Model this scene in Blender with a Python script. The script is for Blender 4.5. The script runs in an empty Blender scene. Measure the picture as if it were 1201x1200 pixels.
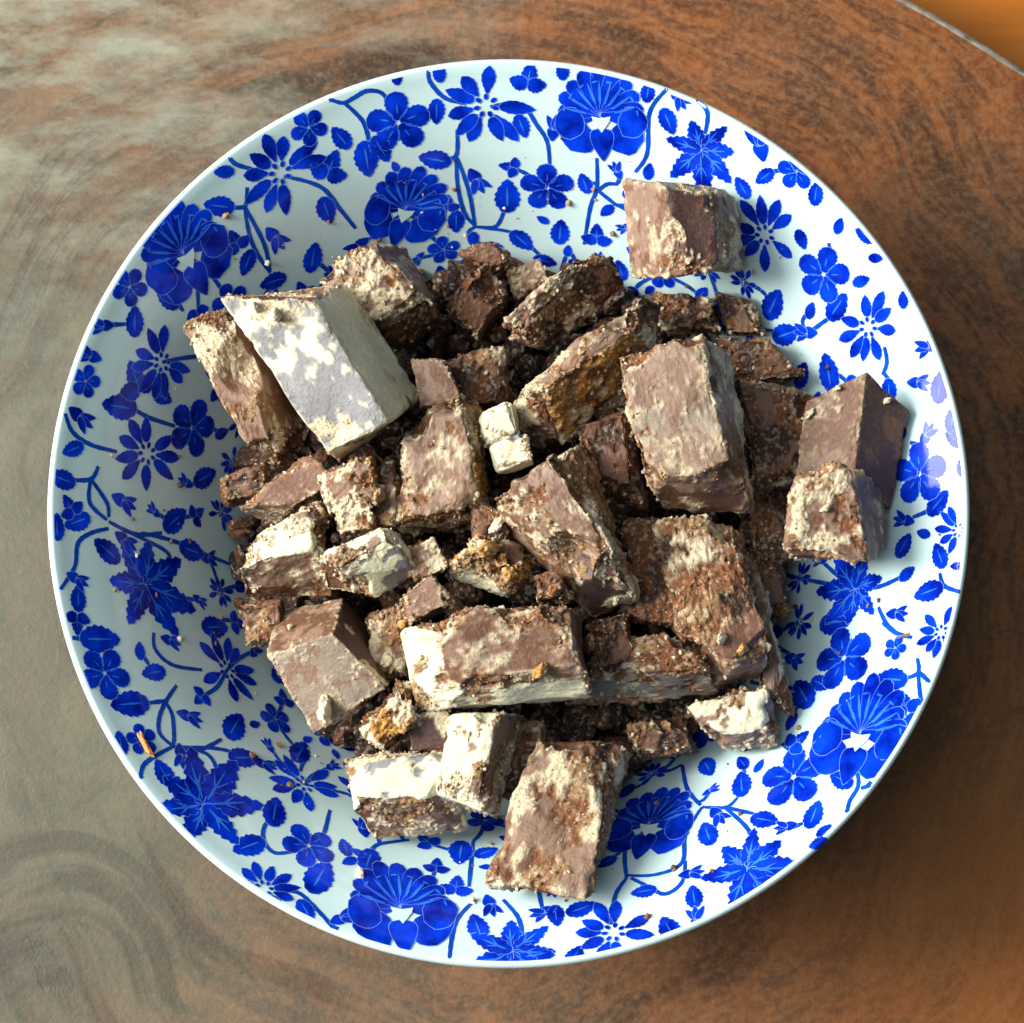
# A blue and white floral bowl of broken chocolate biscuit chunks on a slice of wood, seen from above.
import bpy, bmesh, math, random
import numpy as np
from mathutils import Vector, noise, Matrix
from mathutils.bvhtree import BVHTree

scene = bpy.context.scene
C = scene.collection
MM = 0.001

# ------------------------------------------------------------------ camera
cam_data = bpy.data.cameras.new("camera")
cam_data.sensor_width = 36.0
cam_data.lens = 73.96
cam_data.clip_start = 0.01
cam_data.clip_end = 20.0
cam_data.dof.use_dof = True
cam_data.dof.focus_distance = 0.412
cam_data.dof.aperture_fstop = 38.0
cam = bpy.data.objects.new("camera", cam_data)
cam.location = (0.00076, -0.07149, 0.47424)
cam.rotation_euler = (math.radians(9.5), 0, 0)
C.objects.link(cam)
scene.camera = cam

# ------------------------------------------------------------------ light
world = bpy.data.worlds.new("World")
scene.world = world
world.use_nodes = True
bg = world.node_tree.nodes["Background"]
bg.inputs["Color"].default_value = (0.34, 0.80, 1.0, 1)
bg.inputs["Strength"].default_value = 0.085

def area(name, loc, target, sx, sy, power, color):
    d = bpy.data.lights.new(name, 'AREA')
    d.shape = 'RECTANGLE'; d.size = sx; d.size_y = sy
    d.energy = power; d.color = color
    o = bpy.data.objects.new(name, d)
    o.location = loc
    o.rotation_euler = (Vector(target) - Vector(loc)).to_track_quat('-Z', 'Y').to_euler()
    C.objects.link(o)
    return o
area("window_light", (-0.70, 0.08, 0.52), (0, 0, 0.05), 0.36, 0.54, 20.0, (1.0, 0.96, 0.85))
area("tall_window_light", (-0.62, 0.10, 1.05), (0, 0, 0.05), 1.00, 1.20, 11.0, (0.93, 0.98, 1.0))
area("far_window_light", (0.50, 0.45, 0.80), (0, 0, 0.04), 0.16, 0.24, 0.4, (0.80, 0.93, 1.0))

scene.view_settings.view_transform = 'Standard'
scene.view_settings.look = 'None'
scene.view_settings.exposure = 0.0
scene.view_settings.gamma = 1.0
scene.render.engine = 'CYCLES'
scene.cycles.max_bounces = 5
scene.cycles.diffuse_bounces = 3
scene.cycles.glossy_bounces = 3

# ------------------------------------------------------------------ helpers
def link_mesh(name, verts, faces, mat, parent=None, smooth=True):
    me = bpy.data.meshes.new(name)
    me.from_pydata([tuple(v) for v in verts], [], faces)
    if smooth:
        me.polygons.foreach_set("use_smooth", [True] * len(me.polygons))
    me.materials.append(mat)
    me.update()
    o = bpy.data.objects.new(name, me)
    C.objects.link(o)
    if parent is not None:
        o.parent = parent
    return o

def tag(o, label, cat, group=None):
    o["label"] = label; o["category"] = cat
    if group: o["group"] = group

class NT:
    """small wrapper for building node trees"""
    def __init__(self, name):
        self.mat = bpy.data.materials.new(name)
        self.mat.use_nodes = True
        self.t = self.mat.node_tree
        self.bsdf = self.t.nodes["Principled BSDF"]
    def n(self, kind, **kw):
        nd = self.t.nodes.new(kind)
        for k, v in kw.items():
            setattr(nd, k, v)
        return nd
    def l(self, a, b):
        self.t.links.new(a, b)
    def math(self, op, a, b=None, c=None, clamp=False):
        nd = self.n('ShaderNodeMath', operation=op, use_clamp=clamp)
        for i, x in enumerate((a, b, c)):
            if x is None: continue
            if isinstance(x, (int, float)): nd.inputs[i].default_value = x
            else: self.l(x, nd.inputs[i])
        return nd.outputs[0]
    def mix(self, fac, a, b, blend='MIX'):
        nd = self.n('ShaderNodeMix', data_type='RGBA', blend_type=blend)
        for i, x in ((0, fac), (6, a), (7, b)):
            if isinstance(x, (int, float)): nd.inputs[i].default_value = x
            elif isinstance(x, tuple): nd.inputs[i].default_value = (x[0], x[1], x[2], 1)
            else: self.l(x, nd.inputs[i])
        return nd.outputs[2]
    def noise(self, vec, scale, detail=4, rough=0.55, dist=0.0, dim='3D'):
        nd = self.n('ShaderNodeTexNoise', noise_dimensions=dim)
        nd.inputs['Scale'].default_value = scale
        nd.inputs['Detail'].default_value = detail
        nd.inputs['Roughness'].default_value = rough
        nd.inputs['Distortion'].default_value = dist
        if vec is not None: self.l(vec, nd.inputs['Vector'])
        return nd
    def voronoi(self, vec, scale, feature='F1', rnd=1.0):
        nd = self.n('ShaderNodeTexVoronoi', feature=feature)
        nd.inputs['Scale'].default_value = scale
        nd.inputs['Randomness'].default_value = rnd
        if vec is not None: self.l(vec, nd.inputs['Vector'])
        return nd
    def ramp(self, fac, stops):
        nd = self.n('ShaderNodeValToRGB')
        el = nd.color_ramp.elements
        while len(el) < len(stops): el.new(0.5)
        for e, (p, c) in zip(el, stops):
            e.position = p
            e.color = (c, c, c, 1) if isinstance(c, (int, float)) else (c[0], c[1], c[2], 1)
        self.l(fac, nd.inputs[0])
        return nd.outputs[0]
    def bump(self, height, strength, dist, prev=None):
        nd = self.n('ShaderNodeBump')
        nd.inputs['Strength'].default_value = strength
        nd.inputs['Distance'].default_value = dist
        self.l(height, nd.inputs['Height'])
        if prev is not None: self.l(prev, nd.inputs['Normal'])
        return nd.outputs[0]

# ------------------------------------------------------------------ materials
def mat_glaze():
    m = NT("white_glaze")
    tc = m.n('ShaderNodeTexCoord')
    nz = m.noise(tc.outputs['Object'], 30, 3)
    col = m.mix(nz.outputs[0], (0.51, 0.685, 0.71), (0.55, 0.71, 0.73))
    m.l(col, m.bsdf.inputs['Base Color'])
    m.bsdf.inputs['Roughness'].default_value = 0.09
    m.bsdf.inputs['IOR'].default_value = 1.5
    m.bsdf.inputs['Specular IOR Level'].default_value = 0.50
    nb = m.noise(tc.outputs['Object'], 90, 2)
    m.l(m.bump(nb.outputs[0], 0.05, 0.0006), m.bsdf.inputs['Normal'])
    return m.mat

def mat_print(name, dark, light, spec=0.16):
    m = NT(name)
    tc = m.n('ShaderNodeTexCoord')
    nz = m.noise(tc.outputs['Object'], 170, 4, 0.6)
    fac = m.ramp(nz.outputs[0], [(0.35, 0.0), (0.7, 1.0)])
    m.l(m.mix(fac, dark, light), m.bsdf.inputs['Base Color'])
    m.bsdf.inputs['Roughness'].default_value = 0.09
    m.bsdf.inputs['IOR'].default_value = 1.5
    m.bsdf.inputs['Specular IOR Level'].default_value = spec
    nb = m.noise(tc.outputs['Object'], 90, 2)
    m.l(m.bump(nb.outputs[0], 0.05, 0.0006), m.bsdf.inputs['Normal'])
    return m.mat

def mat_chunk():
    m = NT("chocolate_biscuit")
    tc = m.n('ShaderNodeTexCoord')
    vec = tc.outputs['Object']
    tint = m.n('ShaderNodeAttribute', attribute_name='tint')
    crumb = m.n('ShaderNodeAttribute', attribute_name='crumb').outputs['Fac']
    base = tint.outputs['Color']
    fn = m.noise(vec, 1250, 4, 0.75)
    vo = m.voronoi(vec, 1250)
    sv = m.n('ShaderNodeSeparateColor'); m.l(vo.outputs['Color'], sv.inputs[0])
    f = fn.outputs[0]
    # dark pores and pale dust of the grain
    pore = m.ramp(f, [(0.38, 1.0), (0.47, 0.0)])
    dust = m.ramp(f, [(0.55, 0.0), (0.63, 1.0)])
    grain = m.math('MULTIPLY_ADD', crumb, 0.80, 0.20)
    c = m.mix(m.math('MULTIPLY', m.math('MULTIPLY', pore, grain), 0.58), base, m.mix(0.82, base, (0.03, 0.012, 0.006)))
    c = m.mix(m.math('MULTIPLY', m.math('MULTIPLY', dust, grain), 0.42), c, m.mix(0.5, base, (0.80, 0.72, 0.56)))
    lightg = m.ramp(sv.outputs[0], [(0.80, 0.0), (0.86, 1.0)])
    rustg = m.ramp(sv.outputs[1], [(0.74, 0.0), (0.82, 1.0)])
    c = m.mix(m.math('MULTIPLY', m.math('MULTIPLY', lightg, crumb), 0.6), c, m.mix(0.6, base, (0.80, 0.72, 0.54)))
    c = m.mix(m.math('MULTIPLY', m.math('MULTIPLY', rustg, crumb), 0.6), c, m.mix(0.7, base, (0.22, 0.065, 0.015)))
    m.l(c, m.bsdf.inputs['Base Color'])
    m.l(m.math('MULTIPLY_ADD', crumb, 0.32, m.math('MULTIPLY_ADD', f, 0.26, 0.30)), m.bsdf.inputs['Roughness'])
    m.bsdf.inputs['IOR'].default_value = 1.46
    h = m.math('MULTIPLY_ADD', m.math('MULTIPLY', m.math('SUBTRACT', 1.0, vo.outputs['Distance']), crumb), 0.5, m.math('MULTIPLY', f, m.math('MULTIPLY_ADD', crumb, 0.9, 0.34)))
    m.l(m.bump(h, 0.75, 0.0008), m.bsdf.inputs['Normal'])
    return m.mat

def mat_wood():
    m = NT("wood_slice")
    tc = m.n('ShaderNodeTexCoord')
    P = tc.outputs['Object']
    # bent growth rings
    w = m.noise(P, 9, 2, 0.5)
    add = m.n('ShaderNodeVectorMath', operation='MULTIPLY_ADD')
    m.l(w.outputs['Color'], add.inputs[0]); add.inputs[1].default_value = (0.06, 0.06, 0.0); m.l(P, add.inputs[2])
    sp = m.n('ShaderNodeSeparateXYZ'); m.l(add.outputs[0], sp.inputs[0])
    px = m.math('SUBTRACT', sp.outputs[0], 0.02); py = m.math('SUBTRACT', sp.outputs[1], 0.02)
    ln = m.math('SQRT', m.math('ADD', m.math('MULTIPLY', px, px), m.math('MULTIPLY', py, py)))
    ux = m.math('DIVIDE', px, ln); uy = m.math('DIVIDE', py, ln)
    cv = m.n('ShaderNodeCombineXYZ')
    m.l(ln, cv.inputs[0]); m.l(m.math('MULTIPLY', ux, 0.024), cv.inputs[1]); m.l(m.math('MULTIPLY', uy, 0.024), cv.inputs[2])
    rings = m.noise(cv.outputs[0], 46, 6, 0.66)
    blot = m.noise(P, 20, 4, 0.6)
    fine = m.noise(P, 520, 4, 0.8)
    rf = rings.outputs[0]
    # sharp late-wood lines on top of the broad bands
    cv3 = m.n('ShaderNodeCombineXYZ'); m.l(ln, cv3.inputs[0]); m.l(m.math('MULTIPLY', ux, 0.006), cv3.inputs[1]); m.l(m.math('MULTIPLY', uy, 0.006), cv3.inputs[2])
    lines = m.noise(cv3.outputs[0], 130, 3, 0.6)
    c = m.ramp(rf, [(0.34, (0.034, 0.014, 0.008)), (0.42, (0.15, 0.048, 0.016)), (0.47, (0.25, 0.084, 0.025)), (0.50, (0.10, 0.038, 0.017)), (0.55, (0.27, 0.094, 0.028)), (0.60, (0.13, 0.052, 0.022)), (0.68, (0.28, 0.115, 0.042))])
    mott = m.noise(P, 62, 5, 0.7)
    c = m.mix(m.math('MULTIPLY', m.ramp(lines.outputs[0], [(0.36, 1.0), (0.46, 0.0)]), 0.40), c, (0.035, 0.018, 0.011))
    c = m.mix(m.math('MULTIPLY', m.ramp(mott.outputs[0], [(0.52, 0.0), (0.66, 1.0)]), 0.65), c, (0.32, 0.100, 0.028))
    c = m.mix(m.math('MULTIPLY', m.ramp(mott.outputs[0], [(0.34, 1.0), (0.46, 0.0)]), 0.60), c, (0.055, 0.026, 0.016))
    c = m.mix(m.math('MULTIPLY', m.ramp(blot.outputs[0], [(0.48, 0.0), (0.68, 1.0)]), 0.45), c, (0.085, 0.066, 0.048))
    c = m.mix(m.math('MULTIPLY', m.ramp(fine.outputs[0], [(0.47, 0.0), (0.62, 1.0)]), 0.34), c, (0.34, 0.20, 0.105))
    c = m.mix(m.math('MULTIPLY', m.ramp(fine.outputs[0], [(0.34, 1.0), (0.45, 0.0)]), 0.45), c, (0.040, 0.020, 0.012))
    so = m.n('ShaderNodeSeparateXYZ'); m.l(P, so.inputs[0])
    def spot(x, y, r):
        dx = m.math('SUBTRACT', so.outputs[0], x); dy = m.math('SUBTRACT', so.outputs[1], y)
        d = m.math('SQRT', m.math('ADD', m.math('MULTIPLY', dx, dx), m.math('MULTIPLY', dy, dy)))
        d = m.math('ADD', d, m.math('MULTIPLY_ADD', blot.outputs[0], 0.10, -0.05))
        return m.math('SUBTRACT', 1.0, m.math('DIVIDE', d, r), clamp=True)
    # red-orange heartwood at the lower right
    c = m.mix(m.math('MULTIPLY', spot(0.105, -0.075, 0.075), 0.7), c, (0.34, 0.11, 0.020))
    # worn, bleached finish at the upper left, in streaks along the saw marks
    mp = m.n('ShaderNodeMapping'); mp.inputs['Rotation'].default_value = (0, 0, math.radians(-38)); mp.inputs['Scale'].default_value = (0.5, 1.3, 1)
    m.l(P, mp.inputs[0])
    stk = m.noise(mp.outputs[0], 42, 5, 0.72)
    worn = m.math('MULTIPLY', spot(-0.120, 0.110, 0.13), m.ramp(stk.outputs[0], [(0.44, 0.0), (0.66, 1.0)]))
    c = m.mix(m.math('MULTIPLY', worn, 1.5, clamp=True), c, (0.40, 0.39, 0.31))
    # window sheen on the left side, painted into the wood colour as grey
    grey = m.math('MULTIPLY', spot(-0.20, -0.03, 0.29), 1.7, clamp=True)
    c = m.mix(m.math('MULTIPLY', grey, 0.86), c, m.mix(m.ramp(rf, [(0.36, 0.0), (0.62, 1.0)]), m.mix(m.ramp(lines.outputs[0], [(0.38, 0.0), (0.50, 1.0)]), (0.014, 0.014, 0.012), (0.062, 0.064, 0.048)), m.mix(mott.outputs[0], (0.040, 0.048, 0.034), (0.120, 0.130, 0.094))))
    kx = m.math('SUBTRACT', sp.outputs[0], -0.0749); ky = m.math('SUBTRACT', sp.outputs[1], -0.0852)
    kd = m.math('SQRT', m.math('ADD', m.math('MULTIPLY', kx, kx), m.math('MULTIPLY', ky, ky)))
    kv = m.n('ShaderNodeCombineXYZ'); m.l(kd, kv.inputs[0]); m.l(m.math('MULTIPLY', m.math('DIVIDE', kx, kd), 0.004), kv.inputs[1]); m.l(m.math('MULTIPLY', m.math('DIVIDE', ky, kd), 0.004), kv.inputs[2])
    kn = m.noise(kv.outputs[0], 150, 3, 0.6)
    kring = m.math('MULTIPLY', m.ramp(kn.outputs[0], [(0.38, 1.0), (0.47, 0.0)]), m.ramp(kd, [(0.020, 0.0), (0.030, 1.0), (0.050, 1.0), (0.066, 0.0)]))
    c = m.mix(m.math('MULTIPLY', kring, 0.5), c, (0.030, 0.026, 0.020))
    # drying cracks along the rings
    crk = m.math('MULTIPLY', m.ramp(rf, [(0.385, 0.0), (0.40, 1.0), (0.415, 0.0)]), m.ramp(blot.outputs[0], [(0.42, 0.0), (0.55, 1.0)]))
    c = m.mix(m.math('MULTIPLY', crk, 0.3), c, (0.03, 0.022, 0.016))
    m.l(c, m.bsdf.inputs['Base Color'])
    m.l(m.math('MULTIPLY_ADD', fine.outputs[0], 0.22, 0.38), m.bsdf.inputs['Roughness'])
    m.l(m.bump(m.math('SUBTRACT', fine.outputs[0], m.math('MULTIPLY', crk, 0.35)), 0.25, 0.0008), m.bsdf.inputs['Normal'])
    m.bsdf.inputs['Specular IOR Level'].default_value = 0.28
    return m.mat

def mat_floor():
    m = NT("orange_varnished_wood")
    tc = m.n('ShaderNodeTexCoord')
    mp = m.n('ShaderNodeMapping'); mp.inputs['Rotation'].default_value = (0, 0, math.radians(32)); mp.inputs['Scale'].default_value = (0.12, 1.6, 1)
    m.l(tc.outputs['Object'], mp.inputs[0])
    nz = m.noise(mp.outputs[0], 55, 5, 0.6)
    c = m.ramp(nz.outputs[0], [(0.3, (0.34, 0.085, 0.002)), (0.55, (0.46, 0.135, 0.004)), (0.8, (0.52, 0.165, 0.008))])
    m.l(c, m.bsdf.inputs['Base Color'])
    m.bsdf.inputs['Roughness'].default_value = 0.6
    return m.mat

GLAZE = mat_glaze()
BLUE = mat_print("cobalt_print", (0.0006, 0.007, 0.23), (0.0020, 0.050, 0.78))
STEM = mat_print("cobalt_stem_print", (0.002, 0.040, 0.34), (0.004, 0.075, 0.50))
VEIN = mat_print("pale_vein_print", (0.008, 0.09, 0.66), (0.05, 0.20, 0.76))
BLEED = mat_print("print_bleed", (0.10, 0.22, 0.66), (0.22, 0.38, 0.72))
CHOC = mat_chunk()
WOOD = mat_wood()
FLOOR = mat_floor()

# ------------------------------------------------------------------ setting
fl = link_mesh("floor", [(-1.5, -1.5, -0.030), (1.5, -1.5, -0.030), (1.5, 1.5, -0.030), (-1.5, 1.5, -0.030)], [(0, 1, 2, 3)], FLOOR, smooth=False)
fl["kind"] = "structure"

def wood_slice():
    # thick slice of a trunk, its rim running past the upper right corner of the view
    cx, cy, R = -0.1173, -0.2300, 0.4200
    n = 240
    prof = [(0.0, 0.0), (0.5, 0.0), (1.0, -0.004), (1.0, -0.0005)]
    verts, faces = [(cx, cy, 0.0)], []
    rings = [(-0.10, 0.0), (-0.0022, 0.0), (-0.0016, -0.0002), (-0.0004, -0.0010), (0.0, -0.0018), (0.0004, -0.012), (0.0002, -0.0295)]
    for dr, z in rings:
        for i in range(n):
            a = 2 * math.pi * i / n
            d = Vector((math.cos(a), math.sin(a), 0))
            k = min(1.0, abs(((a - 1.00 + math.pi) % (2 * math.pi)) - math.pi) / 0.6)
            rr = R + dr + k * 0.012 * noise.noise(d * 2.2) + 0.0012 * noise.noise(d * 30 + Vector((0, 0, z * 60)))
            verts.append((cx + rr * d.x, cy + rr * d.y, z))
    for i in range(n):
        faces.append((0, 1 + i, 1 + (i + 1) % n))
    for k in range(len(rings) - 1):
        for i in range(n):
            a, b = 1 + k * n + i, 1 + k * n + (i + 1) % n
            faces.append((a, a + n, b + n, b))
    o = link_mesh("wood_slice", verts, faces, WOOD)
    e = NT("painted_edge_highlight")  # highlight along the slice's bevel, painted as a pale band
    en = e.noise(e.n('ShaderNodeTexCoord').outputs['Object'], 260, 4, 0.7)
    e.l(e.ramp(en.outputs[0], [(0.35, (0.16, 0.14, 0.11)), (0.65, (0.50, 0.47, 0.40))]), e.bsdf.inputs['Base Color'])
    e.bsdf.inputs['Roughness'].default_value = 0.6
    o.data.materials.append(e.mat)
    for p in o.data.polygons:
        if n * 2 <= p.index < n * 4: p.material_index = 1
    tag(o, "thick slice of brown ringed wood that the bowl stands on", "wood slice")
    return o
wood_slice()

# ------------------------------------------------------------------ bowl
PROFILE = [(0,8),(16,8),(30,8.3),(40,9.8),(48,14.4),(55,22.4),(62,32.2),(69,42.2),(76,51.2),(82,57.6),(87,62.2),(89.2,64.3),
           (90.4,65.0),(91.2,64.0),(90.3,61.8),(87,57.8),(82,52.2),(76,45),(69,35.4),(62,25),(55,14.6),(47,7.4),(43,5.0),(42,2.2),(41,0.3),(38.5,0.3),(37,2.6),(30,3.8),(0,4.0)]
def _cr(p0,p1,p2,p3,t):
    return tuple(0.5*((2*b)+(-a+c)*t+(2*a-5*b+4*c-d)*t*t+(-a+3*b-3*c+d)*t*t*t) for a,b,c,d in zip(p0,p1,p2,p3))
def build_profile(n=8):
    P=PROFILE; out=[]
    for i in range(len(P)-1):
        p0=P[i-1] if i>0 else (-P[1][0],P[1][1])
        p3=P[i+2] if i+2<len(P) else P[-1]
        for k in range(n):
            out.append(_cr(p0,P[i],P[i+1],p3,k/n))
    out.append(P[-1])
    return [(max(0.0,r),z) for r,z in out]
PROF=build_profile()
SARC=[0.0]
for a,b in zip(PROF,PROF[1:]): SARC.append(SARC[-1]+math.hypot(b[0]-a[0],b[1]-a[1]))

IRIM = max(range(len(PROF)), key=lambda i: PROF[i][1])
SRIM = SARC[IRIM]
S_ARR = np.array(SARC); R_ARR = np.array([p[0] for p in PROF]); Z_ARR = np.array([p[1] for p in PROF])

def on_bowl(th, s, lift):
    """point lifted off the bowl's surface, th round the axis, s along the profile (mm) -> metres"""
    r = float(np.interp(s, S_ARR, R_ARR)); z = float(np.interp(s, S_ARR, Z_ARR))
    e = 0.25
    dr = float(np.interp(s + e, S_ARR, R_ARR) - np.interp(s - e, S_ARR, R_ARR))
    dz = float(np.interp(s + e, S_ARR, Z_ARR) - np.interp(s - e, S_ARR, Z_ARR))
    L = math.hypot(dr, dz) or 1
    nr, nz = -dz / L, dr / L
    r += nr * lift; z += nz * lift
    return (r * math.cos(th) * MM, r * math.sin(th) * MM, z * MM)

def make_bowl():
    n = 288
    verts, faces = [], []
    m = len(PROF)
    verts.append((0, 0, PROF[0][1] * MM))
    for (r, z) in PROF[1:-1]:
        for i in range(n):
            a = 2 * math.pi * i / n
            # hand finished: the lip is a hair uneven
            w = max(0.0, (z - 40) / 25) * 0.18 * math.sin(3 * a + 1.0)
            verts.append(((r + w * 0.5) * math.cos(a) * MM, (r + w * 0.5) * math.sin(a) * MM, z * MM))
    verts.append((0, 0, PROF[-1][1] * MM))
    k = m - 2
    for i in range(n):
        faces.append((0, 1 + i, 1 + (i + 1) % n))
        b = 1 + (k - 1) * n
        faces.append((len(verts) - 1, b + (i + 1) % n, b + i))
    for j in range(k - 1):
        for i in range(n):
            a, b = 1 + j * n + i, 1 + j * n + (i + 1) % n
            faces.append((a, a + n, b + n, b))
    o = link_mesh("bowl", verts, faces, GLAZE)
    tag(o, "round white china bowl printed with blue flowers and leaves", "bowl")
    return o
bowl = make_bowl()

def uneven(th, s):
    z = float(np.interp(s, S_ARR, Z_ARR))
    return max(0.0, (z - 40) / 25) * 0.09 * math.sin(3 * th + 1.0)

class Print:
    """flat transfer print: small patches that follow the glaze a few hundredths of a millimetre above it"""
    def __init__(self):
        self.v, self.f, self.mi = [], [], []
        self.k = 0
    def pt(self, th, s, lift):
        x, y, z = on_bowl(th, s, lift)
        w = uneven(th, s) * MM
        self.v.append((x + w * math.cos(th), y + w * math.sin(th), z))
        return len(self.v) - 1
    def blob(self, frame, poly, mi=0, rings=3):
        """star-shaped polygon in local mm"""
        th0, s0, rot = frame
        lift = 0.075 + 0.0045 * self.k + 0.05 * (mi > 0); self.k += 1
        cx = sum(p[0] for p in poly) / len(poly); cy = sum(p[1] for p in poly) / len(poly)
        ca, sa = math.cos(rot), math.sin(rot)
        def put(a, b):
            u = a * ca - b * sa; v = a * sa + b * ca
            s = s0 + v
            if s0 < SRIM: s = min(s, SRIM - 0.55)
            r = max(8.0, float(np.interp(s, S_ARR, R_ARR)))
            return self.pt(th0 + u / r, s, lift)
        c = put(cx, cy)
        prev = None; n = len(poly)
        for q in range(1, rings + 1):
            t = q / rings
            ring = [put(cx + (x - cx) * t, cy + (y - cy) * t) for x, y in poly]
            for i in range(n):
                j = (i + 1) % n
                if prev is None: self.f.append((c, ring[i], ring[j]))
                else: self.f.append((prev[i], ring[i], ring[j], prev[j]))
                self.mi.append(mi)
            prev = ring
        if mi == 0:
            # the ink bleeds a little into the glaze
            av = sum(math.hypot(x - cx, y - cy) for x, y in poly) / n
            t = 1 + 0.10 / max(.3, av)
            ring = [put(cx + (x - cx) * t, cy + (y - cy) * t) for x, y in poly]
            for i in range(n):
                j = (i + 1) % n
                self.f.append((prev[i], ring[i], ring[j], prev[j])); self.mi.append(3)
    def ribbon(self, pts, wid, mi=0):
        lift = 0.06 + 0.0045 * (self.k % 12) + 0.05 * (mi > 0); self.k += 1
        if pts[0][1] < SRIM: pts = [(a, min(b, SRIM - 0.6)) for a, b in pts]
        n = len(pts); last = None
        for i, (th, s) in enumerate(pts):
            a = pts[max(0, i - 1)]; b = pts[min(n - 1, i + 1)]
            r = max(8.0, float(np.interp(s, S_ARR, R_ARR)))
            du, dv = (b[0] - a[0]) * r, b[1] - a[1]
            L = math.hypot(du, dv) or 1
            w = wid * 0.5 * (0.75 + 0.25 * math.sin(math.pi * i / (n - 1))) * (1 + 0.07 * math.sin(i * 1.7 + th * 9))
            nu, nv = -dv / L * w, du / L * w
            cur = (self.pt(th + nu / r, s + nv, lift), self.pt(th - nu / r, s - nv, lift))
            if last:
                self.f.append((last[0], last[1], cur[1], cur[0])); self.mi.append(mi)
            last = cur
    def build(self, name, mats):
        me = bpy.data.meshes.new(name)
        me.from_pydata(self.v, [], self.f)
        for mt in mats: me.materials.append(mt)
        me.polygons.foreach_set("material_index", self.mi)
        me.polygons.foreach_set("use_smooth", [True] * len(self.f))
        # make every patch face off the glaze
        bm = bmesh.new(); bm.from_mesh(me)
        bm.normal_update()
        flip = []
        for f in bm.faces:
            c = f.calc_center_median()
            r = math.hypot(c.x, c.y)
            inside = f.normal.dot(Vector((-c.x / r, -c.y / r, 0.9))) if r < 0.0905 else f.normal.dot(Vector((c.x / r, c.y / r, 0.2)))
            if inside < 0: flip.append(f)
        bmesh.ops.reverse_faces(bm, faces=flip)
        bm.to_mesh(me); bm.free()
        o = bpy.data.objects.new(name, me)
        C.objects.link(o); o.parent = bowl
        return o

rng = random.Random(11)
def petal(x, y, ang, ln, wd, tip=0.5, jag=0.0, n=18, base=0.25, rnd_=0.75):
    """closed outline of a petal from (x,y) along ang; tip<1 rounder, jag serrates the edge"""
    pts = []
    def wid(t):
        return wd * (base * (1 - t) + max(0.0, math.sin(math.pi * min(1, t) ** tip)) ** rnd_)
    ts = [i / n for i in range(n + 1)]
    up = []; dn = []
    for i, t in enumerate(ts):
        w = max(0.0, wid(t)) * 0.5
        j = jag * wd * (0.5 if i % 3 == 1 else -0.35 if i % 3 == 0 else 0.1) if 0 < i < n else 0
        up.append((t * ln, w + j)); dn.append((t * ln, -w - j))
    loop = up + dn[::-1][1:]
    ca, sa = math.cos(ang), math.sin(ang)
    return [(x + a * ca - b * sa, y + a * sa + b * ca) for a, b in loop]

def disc(x, y, rx, ry, ang=0, n=16, wob=0.08):
    ca, sa = math.cos(ang), math.sin(ang)
    out = []
    for i in range(n):
        a = 2 * math.pi * i / n
        k = 1 + rng.uniform(-wob, wob)
        p, q = rx * k * math.cos(a), ry * k * math.sin(a)
        out.append((x + p * ca - q * sa, y + p * sa + q * ca))
    return out

def stroke(pr, frame, x0, y0, ang, ln, wd):
    pr.blob(frame, petal(x0, y0, ang, ln, wd, 0.8, 0, 6, 0.5), 1, 2)

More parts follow.
